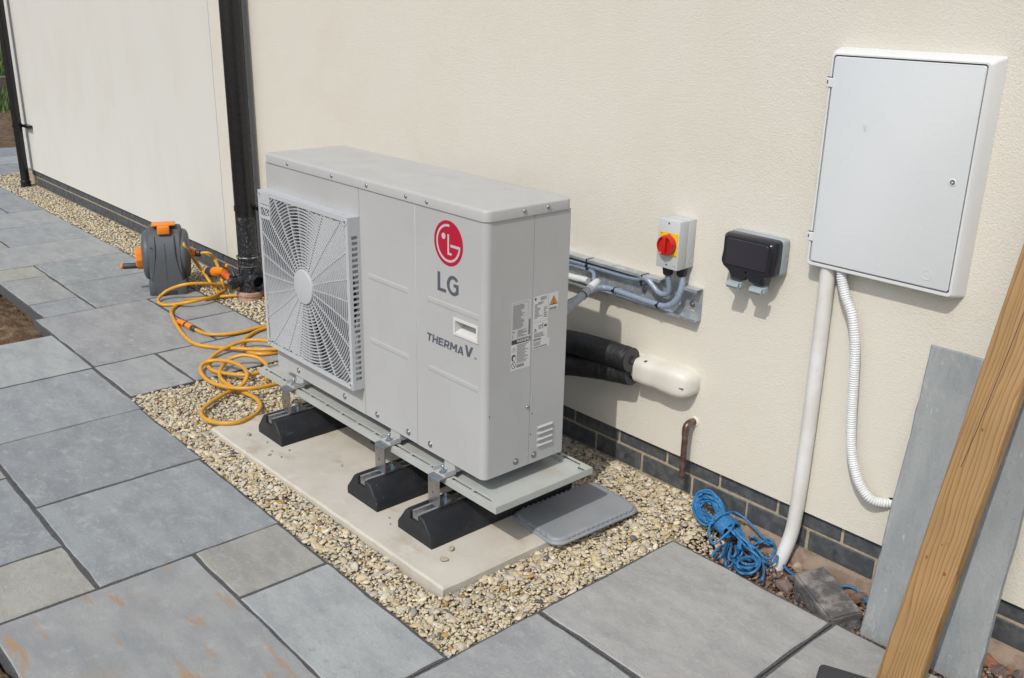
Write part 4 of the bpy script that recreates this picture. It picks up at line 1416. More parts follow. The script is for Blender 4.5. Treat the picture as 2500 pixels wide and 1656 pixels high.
ex, ez = 1.276, 0.964
Me = Matrix.Translation((ex, myf-0.0010, ez)) @ rot_to((0, -1, 0))
em = MB()
em.lathe([(0.0135, 0), (0.0135, 0.0010), (0.0118, 0.0010), (0.0118, 0)], 36, Me, caps=False)
em.prism([(ex-0.001, ez+0.0085), (ex-0.005, ez-0.0015), (ex-0.0005, ez-0.0008), (ex+0.0005, ez-0.0085), (ex+0.0045, ez+0.0018), (ex+0.0002, ez+0.001)], myf-0.0019, myf-0.0011)
link('emblem', em, 'meter_door', door)

# ---- white pipe and corrugated conduit below the box
wp = spline([(0.9865, -0.0385, 0.925), (0.990, -0.0385, 0.60), (0.990, -0.0385, 0.30), (0.986, -0.0385, 0.13), (0.982, -0.045, 0.06), (0.972, -0.062, -0.01), (0.962, -0.078, -0.062)], 0.02)
tag(link('service_pipe', MB().tube(wp, 0.0215, 24), 'pvc', smooth=40), 'straight smooth white plastic pipe running down the wall from the meter box', 'pipe')
cc = spline([(1.037, -0.045, 0.83), (1.029, -0.045, 0.925), (1.0345, -0.045, 0.895), (1.054, -0.046, 0.848), (1.082, -0.048, 0.800), (1.1035, -0.050, 0.719), (1.1145, -0.050, 0.616), (1.1265, -0.050, 0.489), (1.142, -0.050, 0.403), (1.172, -0.050, 0.333), (1.212, -0.046, 0.292), (1.246, -0.026, 0.284), (1.262, -0.005, 0.285)][1:], 0.002)


def corrugated(path, r, pitch=0.0048, amp=0.0016):
    s = 0.0
    rad = []
    for i, p_ in enumerate(path):
        if i:
            s += float(np.linalg.norm(np.array(p_)-np.array(path[i-1])))
        rad.append(r+amp*(1 if math.sin(2*PI*s/pitch) > 0 else -1)*min(1, abs(math.sin(2*PI*s/pitch))*2.5))
    return rad


def fine(path, step=0.0012):
    out = [np.array(path[0])]
    for a, b in zip(path[:-1], path[1:]):
        a, b = np.array(a), np.array(b)
        k = max(1, int(np.linalg.norm(b-a)/step))
        out += [a+(b-a)*(j+1)/k for j in range(k)]
    return out


cc = fine(cc)
cd_ = thing('conduit', 'white corrugated conduit curving from the meter box down into a wall hole', 'conduit', (1.262, -0.03, 0.27))
link('corrugated_tube', MB().tube(cc, 0.0125, 16, radii=corrugated(cc, 0.0135, 0.0066, 0.0011)), 'conduit', cd_, smooth=50)
link('wall_hole', MB().lathe([(0.0185, 0), (0.0185, 0.0006)], 24, Matrix.Translation((1.2635, YW, 0.285)) @ rot_to((0, -1, 0))), 'dark_inside', cd_)

# ---- isolator switch
ix0, ix1, iz0, iz1, iyf = 0.4210, 0.5045, 0.8085, 0.9630, -0.0975
iso = thing('isolator_switch', 'grey isolator switch box with a red rotary knob on a yellow plate', 'switch', ((ix0+ix1)/2, YW, iz0))
ib = link('box_base', MB().rbox(ix0, ix1, -0.0545, YW, iz0, iz1, 0.002, 2), 'box_grey', iso, smooth=40)
ic = link('box_cover', MB().rbox(ix0-0.0008, ix1+0.0008, iyf, -0.0548, iz0-0.0008, iz1+0.0008, 0.003, 2), 'box_grey', iso, smooth=40)
link('knockout', MB().lathe([(0.0115, 0), (0.0115, 0.0008), (0.0103, 0.0008), (0.0103, 0)], 28, Matrix.Translation((ix1, -0.033, iz0+0.030)) @ rot_to((1, 0, 0)), caps=False), 'box_grey', ib)
for zc in (iz1-0.010, iz0+0.012):
    link('cover_screw', MB().lathe([(0.0034, 0), (0.0034, 0.0006)], 14, Matrix.Translation((0.462, iyf, zc)) @ rot_to((0, -1, 0))), 'dark_gap', ic)
yp_ = link('yellow_plate', MB().rbox(0.4285, 0.5020, iyf-0.0016, iyf-0.0001, 0.8510, 0.9240, 0.0006, 1), 'yellow_plate', iso)
kx, kz = 0.4655, 0.8855
Mk = Matrix.Translation((kx, iyf-0.0017, kz)) @ rot_to((0, -1, 0))
kn = link('knob', MB().lathe([(0.0325, 0), (0.0325, 0.012), (0.0300, 0.020), (0.0270, 0.0205), (0.0255, 0.014), (0.004, 0.013)], 40, Mk), 'knob_red', iso, smooth=40)
link('knob_grip', MB().rbox(kx-0.0062, kx+0.0062, iyf-0.0262, iyf-0.0120, kz-0.0285, kz+0.0285, 0.002, 2), 'knob_red', kn, smooth=40)
link('knob_pointer', MB().prism([(kx-0.017, kz-0.024), (kx-0.008, kz-0.022), (kx-0.013, kz-0.0275)], iyf-0.0228, iyf-0.0210), 'yellow_plate', kn)
for (x, z) in ((0.434, 0.9195), (0.462, 0.9205), (0.468, 0.9195), (0.488, 0.8545), (0.494, 0.8542)):
    link('plate_mark', MB().box(x, x+0.004, iyf-0.0020, iyf-0.0017, z-0.0015, z+0.0015), 'ink_dark', yp_)
link('cover_print', MB().box(0.487, 0.498, iyf-0.0003, iyf-0.00005, iz0+0.011, iz0+0.0122), 'ink', ic)
GL = [(0.4460, -0.066), (0.4860, -0.046)]
for gx_, gy_ in GL:
    Mg = Matrix.Translation((gx_, gy_, iz0-0.0009)) @ rot_to((0, 0, -1))
    link('cable_gland', MB().lathe([(0.0185, 0), (0.0185, 0.010), (0.0175, 0.011), (0.0165, 0.024), (0.013, 0.029)], 12, Mg), 'tie', iso, smooth=25)

# ---- galvanised cable tray
cx0, cx1, cz0, cz1 = -0.72, 0.5540, 0.643, 0.7465
ct = thing('cable_tray', 'galvanised steel cable tray fixed along the wall behind the heat pump', 'cable tray', ((cx0+cx1)/2, YW, cz0))
holes = []
x = cx1-0.035
i = 0
while x > cx0+0.05:
    if i % 2 == 0:
        holes += [(x-0.011, x+0.011, cz0+0.024, cz0+0.030), (x-0.011, x+0.011, cz0+0.074, cz0+0.080)]
    else:
        holes += [(x-0.003, x+0.003, cz0+0.030, cz0+0.044), (x-0.003, x+0.003, cz0+0.062, cz0+0.076)]
    x -= 0.052
    i += 1
cb_ = MB()
cb_.plate(cx0, cx1, cz0, cz1, -0.0190, -0.0178, holes)
link('tray_back', cb_, 'galv', ct)
for nm, z0, z1, lip in (('tray_flange', cz0-0.0012, cz0, 1), ('tray_flange', cz1, cz1+0.0012, -1)):
    gap = (0.405, 0.492) if lip < 0 else None
    spans = [(cx0, gap[0]), (gap[1], cx1)] if gap else [(cx0, cx1)]
    for a, b in spans:
        f = MB()
        f.box(a, b, -0.0520, -0.0178, z0, z1)
        zz = (z1, z1+0.008) if lip > 0 else (z0-0.008, z0)
        f.box(a, b, -0.0520, -0.0508, *zz)
        link(nm, f, 'galv', ct)
for (x, z) in ((cx1-0.036, cz0+0.046), (0.315, cz0+0.046), (0.06, cz0+0.05)):
    Ms = Matrix.Translation((x, -0.0191, z)) @ rot_to((0, -1, 0))
    s_ = link('fixing_screw', MB().lathe([(0.0048, 0.0012), (0.0045, 0.0038), (0.0025, 0.0045)], 16, Ms).lathe([(0.0115, 0), (0.0115, 0.0012)], 24, Ms), 'screw', ct, smooth=35)
# ---- cables on the tray
zq = Z(1380, 600, 350/2367)


def cpath(pts, y):
    return [on_y(zq(u, v), y if not isinstance(y, (list, tuple)) else y[k]) for k, (u, v) in enumerate(pts)]


zg = iz0-0.028
p1 = [(-0.70, -0.036, 0.722), (0.10, -0.036, 0.722), (0.28, -0.036, 0.724)]+cpath([(1330, 545), (1430, 640), (1540, 770), (1640, 800), (1715, 730)], -0.052)+[(GL[0][0], GL[0][1], zg+0.006)]
tag(link('power_cable', MB().tube(spline(p1, 0.006), 0.0095, 14), 'cable', smooth=50), 'blue grey braided cable looping up to the left gland of the switch', 'cable')
p2 = [(0.035, -0.40, 0.60), (0.100, -0.24, 0.610)]+cpath([(400, 760), (520, 705), (640, 695), (800, 730), (1150, 850), (1500, 965), (1640, 1000), (1780, 950), (1880, 810), (1930, 640)], [-0.125, -0.095, -0.070, -0.062, -0.062, -0.062, -0.062, -0.060, -0.056, -0.050])+[(GL[1][0], GL[1][1], zg+0.006)]
tag(link('power_cable', MB().tube(spline(p2, 0.006), 0.0105, 14), 'cable', smooth=50), 'blue grey braided cable along the tray bottom to the right gland of the switch', 'cable')
p3 = [(-0.70, -0.034, 0.705)]+cpath([(60, 300), (200, 335), (380, 400), (455, 430), (480, 510), (455, 580)], [-0.032, -0.034, -0.036, -0.040, -0.052, -0.065])
tag(link('grey_cable', MB().tube(spline(p3, 0.006), 0.0075, 12), 'cable', smooth=50), 'thin grey cable dropping behind the corrugated conduit end on the tray', 'cable')
p4 = [(-0.70, -0.038, 0.664)]+cpath([(50, 500), (200, 535), (380, 585)], -0.040)
tag(link('white_conduit', MB().tube(spline(p4, 0.02), 0.0125, 18), 'conduit', smooth=50), 'white plastic conduit lying in the cable tray beside the heat pump', 'conduit')
e0, e1 = on_y(zq(530, 600), -0.075), on_y(zq(20, 1055), -0.29)
p5 = fine(spline([e0, e0*0.75+e1*0.25, e0*0.4+e1*0.6, e1, e1+(e1-e0)*0.35], 0.01), 0.0012)
cg = thing('grey_conduit', 'pale grey corrugated conduit slanting from the tray to the heat pump', 'conduit', tuple(e0))
link('corrugated_tube', MB().tube(p5, 0.012, 14, radii=corrugated(p5, 0.0138, 0.0046, 0.0010)), 'conduit_grey', cg, smooth=50)
dd = Vector(e0-e1).normalized()
link('end_cap', MB().lathe([(0.0150, -0.075), (0.0152, -0.02), (0.0145, -0.006), (0.009, 0.003)], 20, Matrix.Translation(Vector(e0)) @ rot_to(dd)), 'conduit', cg, smooth=50)


def cable_tie(c, d, r, lab, tail=True):
    t = thing('cable_tie', lab, 'cable tie', tuple(c))
    d = Vector(d).normalized()
    Mc = rot_to(d)
    ring = [tuple(Mc @ Vector((r*math.cos(a), r*math.sin(a), 0))) for a in np.linspace(0, 2*PI, 25)]
    b = MB()
    rings = []
    for a in np.linspace(0, 2*PI, 29):
        c_, s_ = math.cos(a), math.sin(a)
        rings.append([tuple(Mc @ Vector((rr_*c_, rr_*s_, h))) for rr_, h in ((r, -0.0022), (r+0.0013, -0.0022), (r+0.0013, 0.0022), (r, 0.0022))])
    b.loft(rings, caps=False)
    link('strap', b, 'tie', t, local=True)
    hd_ = MB().rbox(-0.004, 0.004, -0.004, 0.004, -0.0035, 0.0035, 0.0008, 1, Matrix.Translation((0, -r-0.003, r*0.25)))
    link('head', hd_, 'tie', t, local=True)
    return t


pt = [np.array(q) for q in p2]
cable_tie(on_y(zq(825, 745), -0.062), (1, 0, -0.05), 0.0118, 'black cable tie round the lower braided cable, nearer the heat pump')
cable_tie(on_y(zq(1545, 985), -0.062), (1, 0, -0.08), 0.0118, 'black cable tie round the lower braided cable, just below the switch')
cable_tie(tuple(e0*0.50+e1*0.50), tuple(dd), 0.0158, 'black cable tie round the slanting grey conduit')
for u, lab in ((400, 'black cable tie over the upper tray flange, beside the heat pump'), (1310, 'black cable tie over the upper tray flange, left of the switch')):
    c = on_y(zq(u, 215+(u-400)*0.31), -0.038)
    t = thing('cable_tie', lab, 'cable tie', (c[0], -0.036, 0.735))
    b = MB()
    for (y0, y1, z0, z1) in ((-0.0540, -0.0181, 0.0130, 0.0143), (-0.0540, -0.0524, -0.024, 0.0130), (-0.0524, -0.0225, -0.024, -0.0227)):
        b.box(-0.0024, 0.0024, y0+0.036, y1+0.036, z0, z1)
    link('strap', b, 'tie', t, local=True)
    link('head', MB().rbox(-0.004, 0.004, -0.0225, -0.0165, -0.014, -0.006, 0.0008, 1), 'tie', t, local=True)

# ---- weatherproof socket
so = thing('outdoor_socket', 'weatherproof double socket with smoked dark cover and two grey catches', 'socket', (0.752, YW, 0.80))
sx0, sx1, sz0, sz1 = 0.662, 0.8465, 0.858, 0.9665
sb = link('back_box', MB().rbox(sx0, sx1, -0.0555, YW, sz0, sz1, 0.010, 3), 'socket_grey', so, smooth=40)
link('knockout', MB().lathe([(0.0105, 0), (0.0105, 0.0008), (0.0095, 0.0008), (0.0095, 0)], 24, Matrix.Translation((sx1, -0.036, 0.912)) @ rot_to((1, 0, 0)), caps=False), 'socket_grey', sb)
sc = MB()


def sock_ring(e, y, drop=0.0):
    """cover outline: straight top, flared lower corners, two cable lugs hanging down"""
    x0, x1, t = sx0+0.001+e, sx1-0.001-e, sz1-0.001-e
    P = [(x0+0.010, t), (x1-0.010, t), (x1-0.003, t-0.003), (x1, t-0.010), (x1, 0.905), (x1-0.001, 0.872), (x1-0.004, 0.862),
         (x1-0.018, 0.856), (x1-0.026, 0.850), (x1-0.030, 0.826-drop+e), (x1-0.068+e*0.5, 0.826-drop+e), (x1-0.078, 0.856), (x1-0.084, 0.862), (x0+0.090, 0.862), (x0+0.084, 0.856),
         (x0+0.074-e*0.5, 0.826-drop+e), (x0+0.034, 0.826-drop+e), (x0+0.028, 0.850), (x0+0.020, 0.857), (x0+0.004, 0.866), (x0-0.003, 0.876), (x0-0.004, 0.884), (x0, 0.910), (x0, t-0.010), (x0+0.003, t-0.003)]
    return [(x, y, z) for x, z in P]


sc.loft([sock_ring(0.0, -0.0557), sock_ring(0.0005, -0.072), sock_ring(0.003, -0.088), sock_ring(0.010, -0.096)])
cov = link('cover', sc, 'socket_cover', so, smooth=40)
wnd = MB()
wnd.loft([rring(sx0+0.020, sx1-0.020, 0.872, sz1-0.014, 0.008, -0.0958), rring(sx0+0.022, sx1-0.022, 0.874, sz1-0.016, 0.008, -0.0990)])
link('window', wnd, 'socket_window', cov, smooth=40)
for lx_ in (sx0+0.054, sx1-0.049):
    b = MB()
    pr = [(-0.0745, 0.824), (-0.088, 0.824), (-0.098, 0.820), (-0.101, 0.812), (-0.097, 0.804), (-0.086, 0.801), (-0.0745, 0.806)]
    b.loft([[(lx_-0.021, y, z) for y, z in pr], [(lx_-0.020, y-0.001, z) for y, z in pr], [(lx_+0.020, y-0.001, z) for y, z in pr], [(lx_+0.021, y, z) for y, z in pr]])
    b.rbox(lx_+0.0215, lx_+0.027, -0.092, -0.074, 0.808, 0.826, 0.001, 1)
    ca = link('catch', b, 'socket_grey', so, smooth=30)
    link('catch_rib', MB().rbox(lx_-0.019, lx_+0.019, -0.1035, -0.1015, 0.8105, 0.8135, 0.0008, 1), 'socket_grey', ca)

# ---- insulated pipes and the wall cover
for nm, lab, path, r_ in (
    ('insulated_pipe', 'upper black insulated pipe behind the heat pump with its foam end cut open', [(-0.12, -0.425, 0.446), (-0.09, -0.34, 0.448), (-0.03, -0.20, 0.450), (0.06, -0.125, 0.455), (0.18, -0.102, 0.460), (0.345, -0.098, 0.464)], 0.0425),
    ('insulated_pipe', 'lower black insulated pipe behind the heat pump running into the cream cover', [(-0.12, -0.425, 0.366), (-0.09, -0.34, 0.364), (-0.03, -0.20, 0.364), (0.06, -0.120, 0.370), (0.18, -0.088, 0.386), (0.330, -0.072, 0.404)], 0.0415)):
    t = thing(nm, lab, 'pipe', (path[-1][0], path[-1][1], path[-1][2]-r_))
    sp_ = spline(path, 0.006)
    rad = [r_*(1+0.035*mnoise.noise((i*0.35, r_*99, 0))) for i in range(len(sp_))]
    link('insulation', MB().tube(sp_, r_, 28, radii=rad), 'foam', t, smooth=50)
    d = Vector(path[-1])-Vector(path[-2])
    Me_ = Matrix.Translation(Vector(path[-1])) @ rot_to(d)
    link('cut_end', MB().lathe([(r_*0.98, 0.0003), (r_*0.97, 0.0012), (0.017, 0.0012), (0.0165, 0.0003)], 28, Me_, caps=False), 'foam_cut', t)
    link('pipe_end', MB().lathe([(0.0160, 0.0004), (0.0160, 0.0009)], 20, Me_), 'dark_inside', t)
tc_ = thing('pipe_cover', 'cream plastic wall trunking cover where the insulated pipes enter the house', 'pipe cover', (0.44, YW, 0.37))


def dsec(x, zc, h, d, n=20, sq=4.0):
    out = []
    for i in range(n):
        a = PI*i/(n-1)
        c_, s_ = math.cos(a), math.sin(a)
        out.append((x, YW-d*abs(s_)**(2/sq), zc+h*abs(c_)**(2/sq)*(1 if c_ >= 0 else -1)))
    return out


neck = MB()
neck.loft([dsec(0.300, 0.425, 0.0385, 0.066), dsec(0.352, 0.424, 0.0390, 0.068)])
link('trunking_neck', neck, 'cover', tc_, smooth=40)
cv = MB()
rings = []
for x, zc, h, d in ((0.348, 0.424, 0.0455, 0.0770), (0.352, 0.424, 0.0465, 0.0785), (0.400, 0.424, 0.0465, 0.0785), (0.418, 0.424, 0.0450, 0.0760), (0.436, 0.425, 0.0455, 0.0750), (0.460, 0.426, 0.0490, 0.077), (0.490, 0.427, 0.0505, 0.078), (0.515, 0.427, 0.0505, 0.077), (0.535, 0.427, 0.0490, 0.074), (0.551, 0.427, 0.0450, 0.068), (0.562, 0.427, 0.0380, 0.060), (0.570, 0.427, 0.0270, 0.045), (0.574, 0.427, 0.014, 0.022)):
    rings.append(dsec(x, zc, h, d, sq=4.2))
cv.loft(rings)
cvo = link('elbow_cover', cv, 'cover', tc_, smooth=50)
link('cover_clip', MB().rbox(0.540, 0.557, -0.0865, -0.0740, 0.4200, 0.4240, 0.001, 1), 'dark_gap', cvo)
link('cover_slot', MB().rbox(0.385, 0.393, -0.082, -0.070, 0.4655, 0.4695, 0.001, 1), 'dark_gap', cvo)
link('pipe_sleeve', MB().tube([(0.320, -0.085, 0.452), (0.347, -0.088, 0.463)], 0.0150, 16), 'foam_cut', tc_, smooth=40)

# ---- copper overflow elbow
op = spline([(0.566, 0.0, 0.292), (0.563, -0.035, 0.2925), (0.5625, -0.0460, 0.2900), (0.562, -0.0530, 0.2830), (0.562, -0.0555, 0.2720), (0.562, -0.0555, 0.18), (0.562, -0.0555, 0.0985)], 0.006)
ov = thing('overflow_pipe', 'short brown copper overflow pipe turned down against the wall', 'pipe', (0.562, -0.0555, 0.0985))
link('pipe', MB().tube(op, 0.0108, 20), 'copper_pipe', ov, smooth=50)
link('elbow', MB().tube(spline([(0.564, -0.020, 0.2925), (0.563, -0.035, 0.2925), (0.5625, -0.0460, 0.2900), (0.562, -0.0530, 0.2830), (0.562, -0.0555, 0.2720), (0.562, -0.0555, 0.253)], 0.004), 0.0124, 20), 'copper_pipe', ov, smooth=50)
link('wall_sealant', MB().lathe([(0.0185, 0), (0.0165, 0.003), (0.0125, 0.004)], 24, Matrix.Translation((0.565, YW, 0.2922)) @ rot_to((0, -1, 0))), 'render', ov, smooth=50)

# ================================================================== DOWNPIPES
so_ = thing('soil_pipe', 'thick black soil pipe down the wall beside the hose reel, splashed at its foot', 'pipe', (-2.41, -0.098, 0.0))
SPX, SPY = -2.412, -0.098


def ringsat(x, y, prof, n=36):
    return MB().lathe(prof, n, Matrix.Translation((x, y, 0)))


link('upper_pipe', ringsat(SPX, SPY, [(0.055, 0.47), (0.055, 5.0)]), 'black_pipe', so_, smooth=40)
link('lower_pipe', ringsat(SPX, SPY, [(0.0548, 0.22), (0.0548, 0.47)]), 'splashed_pipe', so_, smooth=40)
link('coupling', ringsat(SPX, SPY, [(0.056, 0.256), (0.062, 0.254), (0.064, 0.246), (0.062, 0.238), (0.058, 0.236), (0.0585, 0.205), (0.0615, 0.202), (0.0615, 0.196), (0.0585, 0.194), (0.060, 0.085), (0.060, 0.045)]), 'splashed_pipe', so_, smooth=30)
link('coupling_ring', ringsat(SPX, SPY, [(0.0630, 0.2535), (0.0655, 0.250), (0.0645, 0.2455)]), 'splashed_ring', so_, smooth=30)
link('coupling_ring', ringsat(SPX, SPY, [(0.0600, 0.2035), (0.0632, 0.2000), (0.0600, 0.1965)]), 'splashed_ring', so_, smooth=30)
for d, L_, op_ in (((0.97, -0.08, 0.02), 0.120, True), ((-0.12, -0.97, -0.10), 0.118, False)):
    Mb = Matrix.Translation((SPX, SPY, 0.126)) @ rot_to(d)
    if op_:
        bo = link('branch_socket', MB().lathe([(0.036, 0.040), (0.036, 0.062), (0.0335, 0.068), (0.0335, L_-0.02), (0.0355, L_-0.018), (0.0355, L_), (0.0300, L_), (0.0295, L_-0.05)], 32, Mb, caps=False), 'splashed_pipe', so_, smooth=30)
        link('branch_bore', MB().lathe([(0.0294, L_-0.050), (0.0294, L_-0.049)], 28, Mb), 'dark_inside', bo)
    else:
        bo = link('branch_socket', MB().lathe([(0.036, 0.040), (0.036, 0.070), (0.034, 0.076), (0.0385, 0.085), (0.0385, L_-0.006), (0.036, L_)], 28, Mb), 'splashed_pipe', so_, smooth=30)
        for k in range(12):
            a = 2*PI*k/12
            link('cap_rib', MB().rbox(0.0375, 0.0405, -0.0022, 0.0022, 0.088, L_-0.004, 0.0006, 1, Mb @ Matrix.Rotation(a, 4, 'Z')), 'black_pipe', bo)
link('pipe_clip', ringsat(SPX, SPY, [(0.0553, 0.500), (0.0585, 0.500), (0.0585, 0.526), (0.0553, 0.526)]), 'black_pipe', so_, smooth=30)
link('clip_arm', MB().rbox(SPX+0.045, SPX+0.115, -0.060, -0.045, 0.503, 0.523, 0.002, 1), 'black_pipe', so_)
link('clip_arm', MB().rbox(SPX+0.060, SPX+0.125, -0.045, YW, 0.500, 0.526, 0.002, 1), 'black_pipe', so_)
link('clay_collar', ringsat(SPX, SPY, [(0.070, -0.05), (0.070, 0.030), (0.076, 0.036), (0.076, 0.052), (0.072, 0.056), (0.0605, 0.056)], 40), 'clay', so_, smooth=30)

fp_ = thing('rainwater_pipe', 'slim black rainwater pipe at the far left corner of the house', 'pipe', (-6.43, -0.088, 0.0))
RPX, RPY = -6.43, -0.088
link('pipe', ringsat(RPX, RPY, [(0.034, 0.02), (0.034, 5.0)], 28), 'black_pipe', fp_, smooth=40)
link('shoe', ringsat(RPX, RPY, [(0.040, 0.0), (0.040, 0.06), (0.036, 0.065)], 28), 'black_pipe', fp_, smooth=30)
link('pipe_clip', ringsat(RPX, RPY, [(0.0343, 0.500), (0.0385, 0.500), (0.0385, 0.530), (0.0343, 0.530)], 28), 'black_pipe', fp_, smooth=30)
link('clip_arm', MB().rbox(RPX+0.02, RPX+0.16, -0.055, YW, 0.503, 0.527, 0.002, 1), 'black_pipe', fp_)


# ================================================================== HOSE REEL
RL = Matrix.Rotation(math.radians(65), 4, 'Z')
reel = thing('hose_reel', 'grey plastic hose reel with an orange carry handle and crank, on the paving', 'hose reel', (-2.895, -0.355, 0.0), rotz=math.radians(65-90))
# local: +x faces the camera, y along the axle (towards the wall), z up


def R_(name, mb, m, parent=reel, smooth=35):
    return link(name, mb, m, parent, local=True, smooth=smooth)


def reel_outline(hw, top, e=0.0):
    """arched body outline in local XZ, wider foot"""
    P = [(hw*0.98-e, 0.0+e*0), (hw*1.0-e, 0.06), (hw*0.97-e, 0.15)]
    for a in np.linspace(0.12, PI-0.12, 13):
        P.append(((hw*0.98-e)*math.cos(a), 0.175+(top-0.175-e)*math.sin(a)))
    P += [(-hw*0.97+e, 0.15), (-hw*1.0+e, 0.06), (-hw*0.98+e, 0.0)]
    return P


body = MB()
rs = []
for y, e, drop in ((-0.090, 0.016, 0), (-0.086, 0.006, 0), (-0.078, 0.0, 0), (0.078, 0.0, 0), (0.086, 0.006, 0), (0.090, 0.016, 0)):
    rs.append([(x, y, z) for x, z in reel_outline(0.146, 0.368, e)])
body.loft(rs)
rb_ = R_('body', body, 'reel_grey')
for sy in (-1, 1):
    Md = Matrix.Translation((0, sy*0.092, 0.200)) @ rot_to((0, sy, 0))
    R_('side_cover', MB().lathe([(0.136, -0.020), (0.140, 0.002), (0.138, 0.012), (0.128, 0.024), (0.110, 0.031), (0.075, 0.034), (0.02, 0.035)], 44, Md), 'reel_grey', reel, 45)
    R_('foot', MB().rbox(-0.132, 0.1455, sy*0.076-0.024, sy*0.076+0.024, 0.0, 0.085, 0.010, 2), 'reel_grey')
    # moulded S-shaped seam on the front
    sm = spline([(0.092, sy*0.052, 0.325), (0.124, sy*0.052, 0.285), (0.1405, sy*0.054, 0.230), (0.1415, sy*0.060, 0.185), (0.1412, sy*0.066, 0.150), (0.1425, sy*0.076, 0.112), (0.1430, sy*0.082, 0.090)], 0.01)
    R_('moulded_seam', MB().tube(sm, 0.0032, 8), 'reel_dark' if sy > 0 else 'reel_grey', rb_, 50)
R_('centre_seam', MB().tube(spline([(0.1175, 0.0, 0.290), (0.1412, 0.0, 0.23), (0.1418, 0.0, 0.16), (0.1455, 0.0, 0.07)], 0.01), 0.0009, 6), 'reel_dark', rb_)
R_('hose_slot', MB().rbox(0.118, 0.1468, -0.045, 0.045, 0.002, 0.030, 0.003, 1), 'reel_dark')
hnd = MB()
hnd.rbox(-0.010, 0.070, -0.062, 0.062, 0.374, 0.384, 0.004, 2)
hnd.rbox(0.045, 0.104, -0.032, 0.032, 0.335, 0.378, 0.006, 2)
R_('carry_handle', hnd, 'orange')
Mc = Matrix.Translation((0, -0.130, 0.185)) @ rot_to((0, -1, 0))
ck = R_('crank_wheel', MB().lathe([(0.020, -0.012), (0.060, -0.004), (0.062, 0.004), (0.062, 0.026), (0.056, 0.032), (0.02, 0.034)], 10, Mc), 'orange', reel, 25)
R_('crank_grip', MB().lathe([(0.016, 0.0), (0.017, 0.065), (0.014, 0.072)], 20, Matrix.Translation((0.030, -0.160, 0.150)) @ rot_to((0, -1, 0))), 'reel_dark', ck, 35)
R_('grip_cap', MB().lathe([(0.0165, 0.0), (0.0165, 0.008), (0.012, 0.012)], 20, Matrix.Translation((0.030, -0.2335, 0.150)) @ rot_to((0, -1, 0))), 'orange', ck, 35)
Mi = Matrix.Translation((0.02, 0.126, 0.205)) @ rot_to((0.35, 1, 0))
il = R_('inlet_connector', MB().lathe([(0.024, 0.0), (0.024, 0.022), (0.019, 0.024), (0.019, 0.040)], 20, Mi), 'orange', reel, 30)
R_('connector_collar', MB().lathe([(0.0205, 0.036), (0.0205, 0.058), (0.014, 0.062)], 20, Mi), 'reel_dark', il, 30)
for (y, z) in ((-0.070, 0.270), (-0.090, 0.105), (0.092, 0.110)):
    R_('body_screw_hole', MB().lathe([(0.0040, 0.0), (0.0040, 0.003)], 10, Matrix.Translation((0.1440 if z < 0.2 else 0.1325, y, z)) @ rot_to((1, 0, 0))), 'dark_inside', rb_)

# ================================================================== GARDEN HOSE
h2 = Z(300, 500, 420/1176)
HR = 0.0088


def trace(pts):
    return [on_z(h2(u, v), z) for u, v, z in pts]


G0 = HR+0.001
hose = thing('garden_hose', 'orange yellow garden hose in loose loops on the paving and gravel', 'garden hose', (-2.2, -0.55, 0.0))


def run(path, lab=None):
    o = link('hose_length', MB().tube(spline(path, 0.011), HR, 14), 'hose', hose, smooth=60)
    return o


mw = reel.matrix_world
RZm = Matrix.Translation(reel.location) @ Matrix.Rotation(reel.rotation_euler[2], 4, 'Z')


def rw(x, y, z):
    return np.array(RZm @ Vector((x, y, z)))


# A: out of the reel, down to the ground and along to the left, round and away behind the pump
run([rw(0.06, 0.098, 0.285), rw(0.115, 0.108, 0.262)]+[on_y(h2(520, 420), -0.20), on_y(h2(572, 492), -0.235)]+trace([(622, 566, 0.05), (662, 602, 0.02), (688, 612, G0), (690, 622, G0), (640, 634, G0+0.004), (540, 642, G0), (440, 655, G0), (370, 688, G0), (332, 728, G0), (345, 780, G0), (390, 858, G0), (440, 915, G0), (505, 955, G0), (620, 974, G0), (760, 982, G0+0.012), (860, 988, G0+0.014), (960, 990, G0+0.02), (1055, 986, G0+0.02), (1120, 980, G0+0.02), (1200, 960, G0)]))
# inlet hose looping to the spray gun
icp = np.array(RZm @ (Mi @ Vector((0, 0, 0.060))))
icp2 = np.array(RZm @ (Mi @ Vector((0, 0, 0.11))))
run([icp, icp2]+[on_y(h2(632, 385), -0.135), on_y(h2(660, 455), -0.17), on_y(h2(678, 520), -0.19)]+trace([(694, 560, 0.055), (702, 580, 0.035), (668, 600, 0.03), (620, 628, 0.03), (540, 648, 0.035), (440, 668, 0.03), (350, 683, G0), (280, 685, G0), (243, 665, G0), (250, 632, 0.022), (300, 590, 0.050), (370, 560, 0.078), (450, 542, 0.092), (560, 538, 0.085), (650, 545, 0.066), (712, 549, 0.050), (738, 540, 0.050), (733, 525, 0.062)]))
# E: along the gravel, away behind the pump
run(trace([(560, 650, G0), (640, 634, G0+0.002), (720, 624, 0.018), (800, 620, 0.020), (880, 621, 0.022), (940, 630, 0.022), (990, 645, 0.020), (1060, 672, 0.02), (1130, 700, 0.02), (1200, 760, 0.02)]))
# F: from the hose joint to behind the pump
run(trace([(486, 846, G0+0.004), (520, 866, G0), (580, 884, G0), (650, 888, G0), (740, 882, G0), (830, 866, G0), (920, 842, G0), (1000, 822, G0), (1080, 806, G0), (1160, 800, G0)]))
run(trace([(1150, 790, G0), (1075, 806, G0), (1003, 834, G0), (930, 858, G0), (870, 890, G0), (830, 925, G0), (818, 958, G0), (832, 990, G0), (875, 1010, G0), (950, 1021, G0), (1046, 1010, G0), (1120, 990, G0), (1180, 960, G0)]))
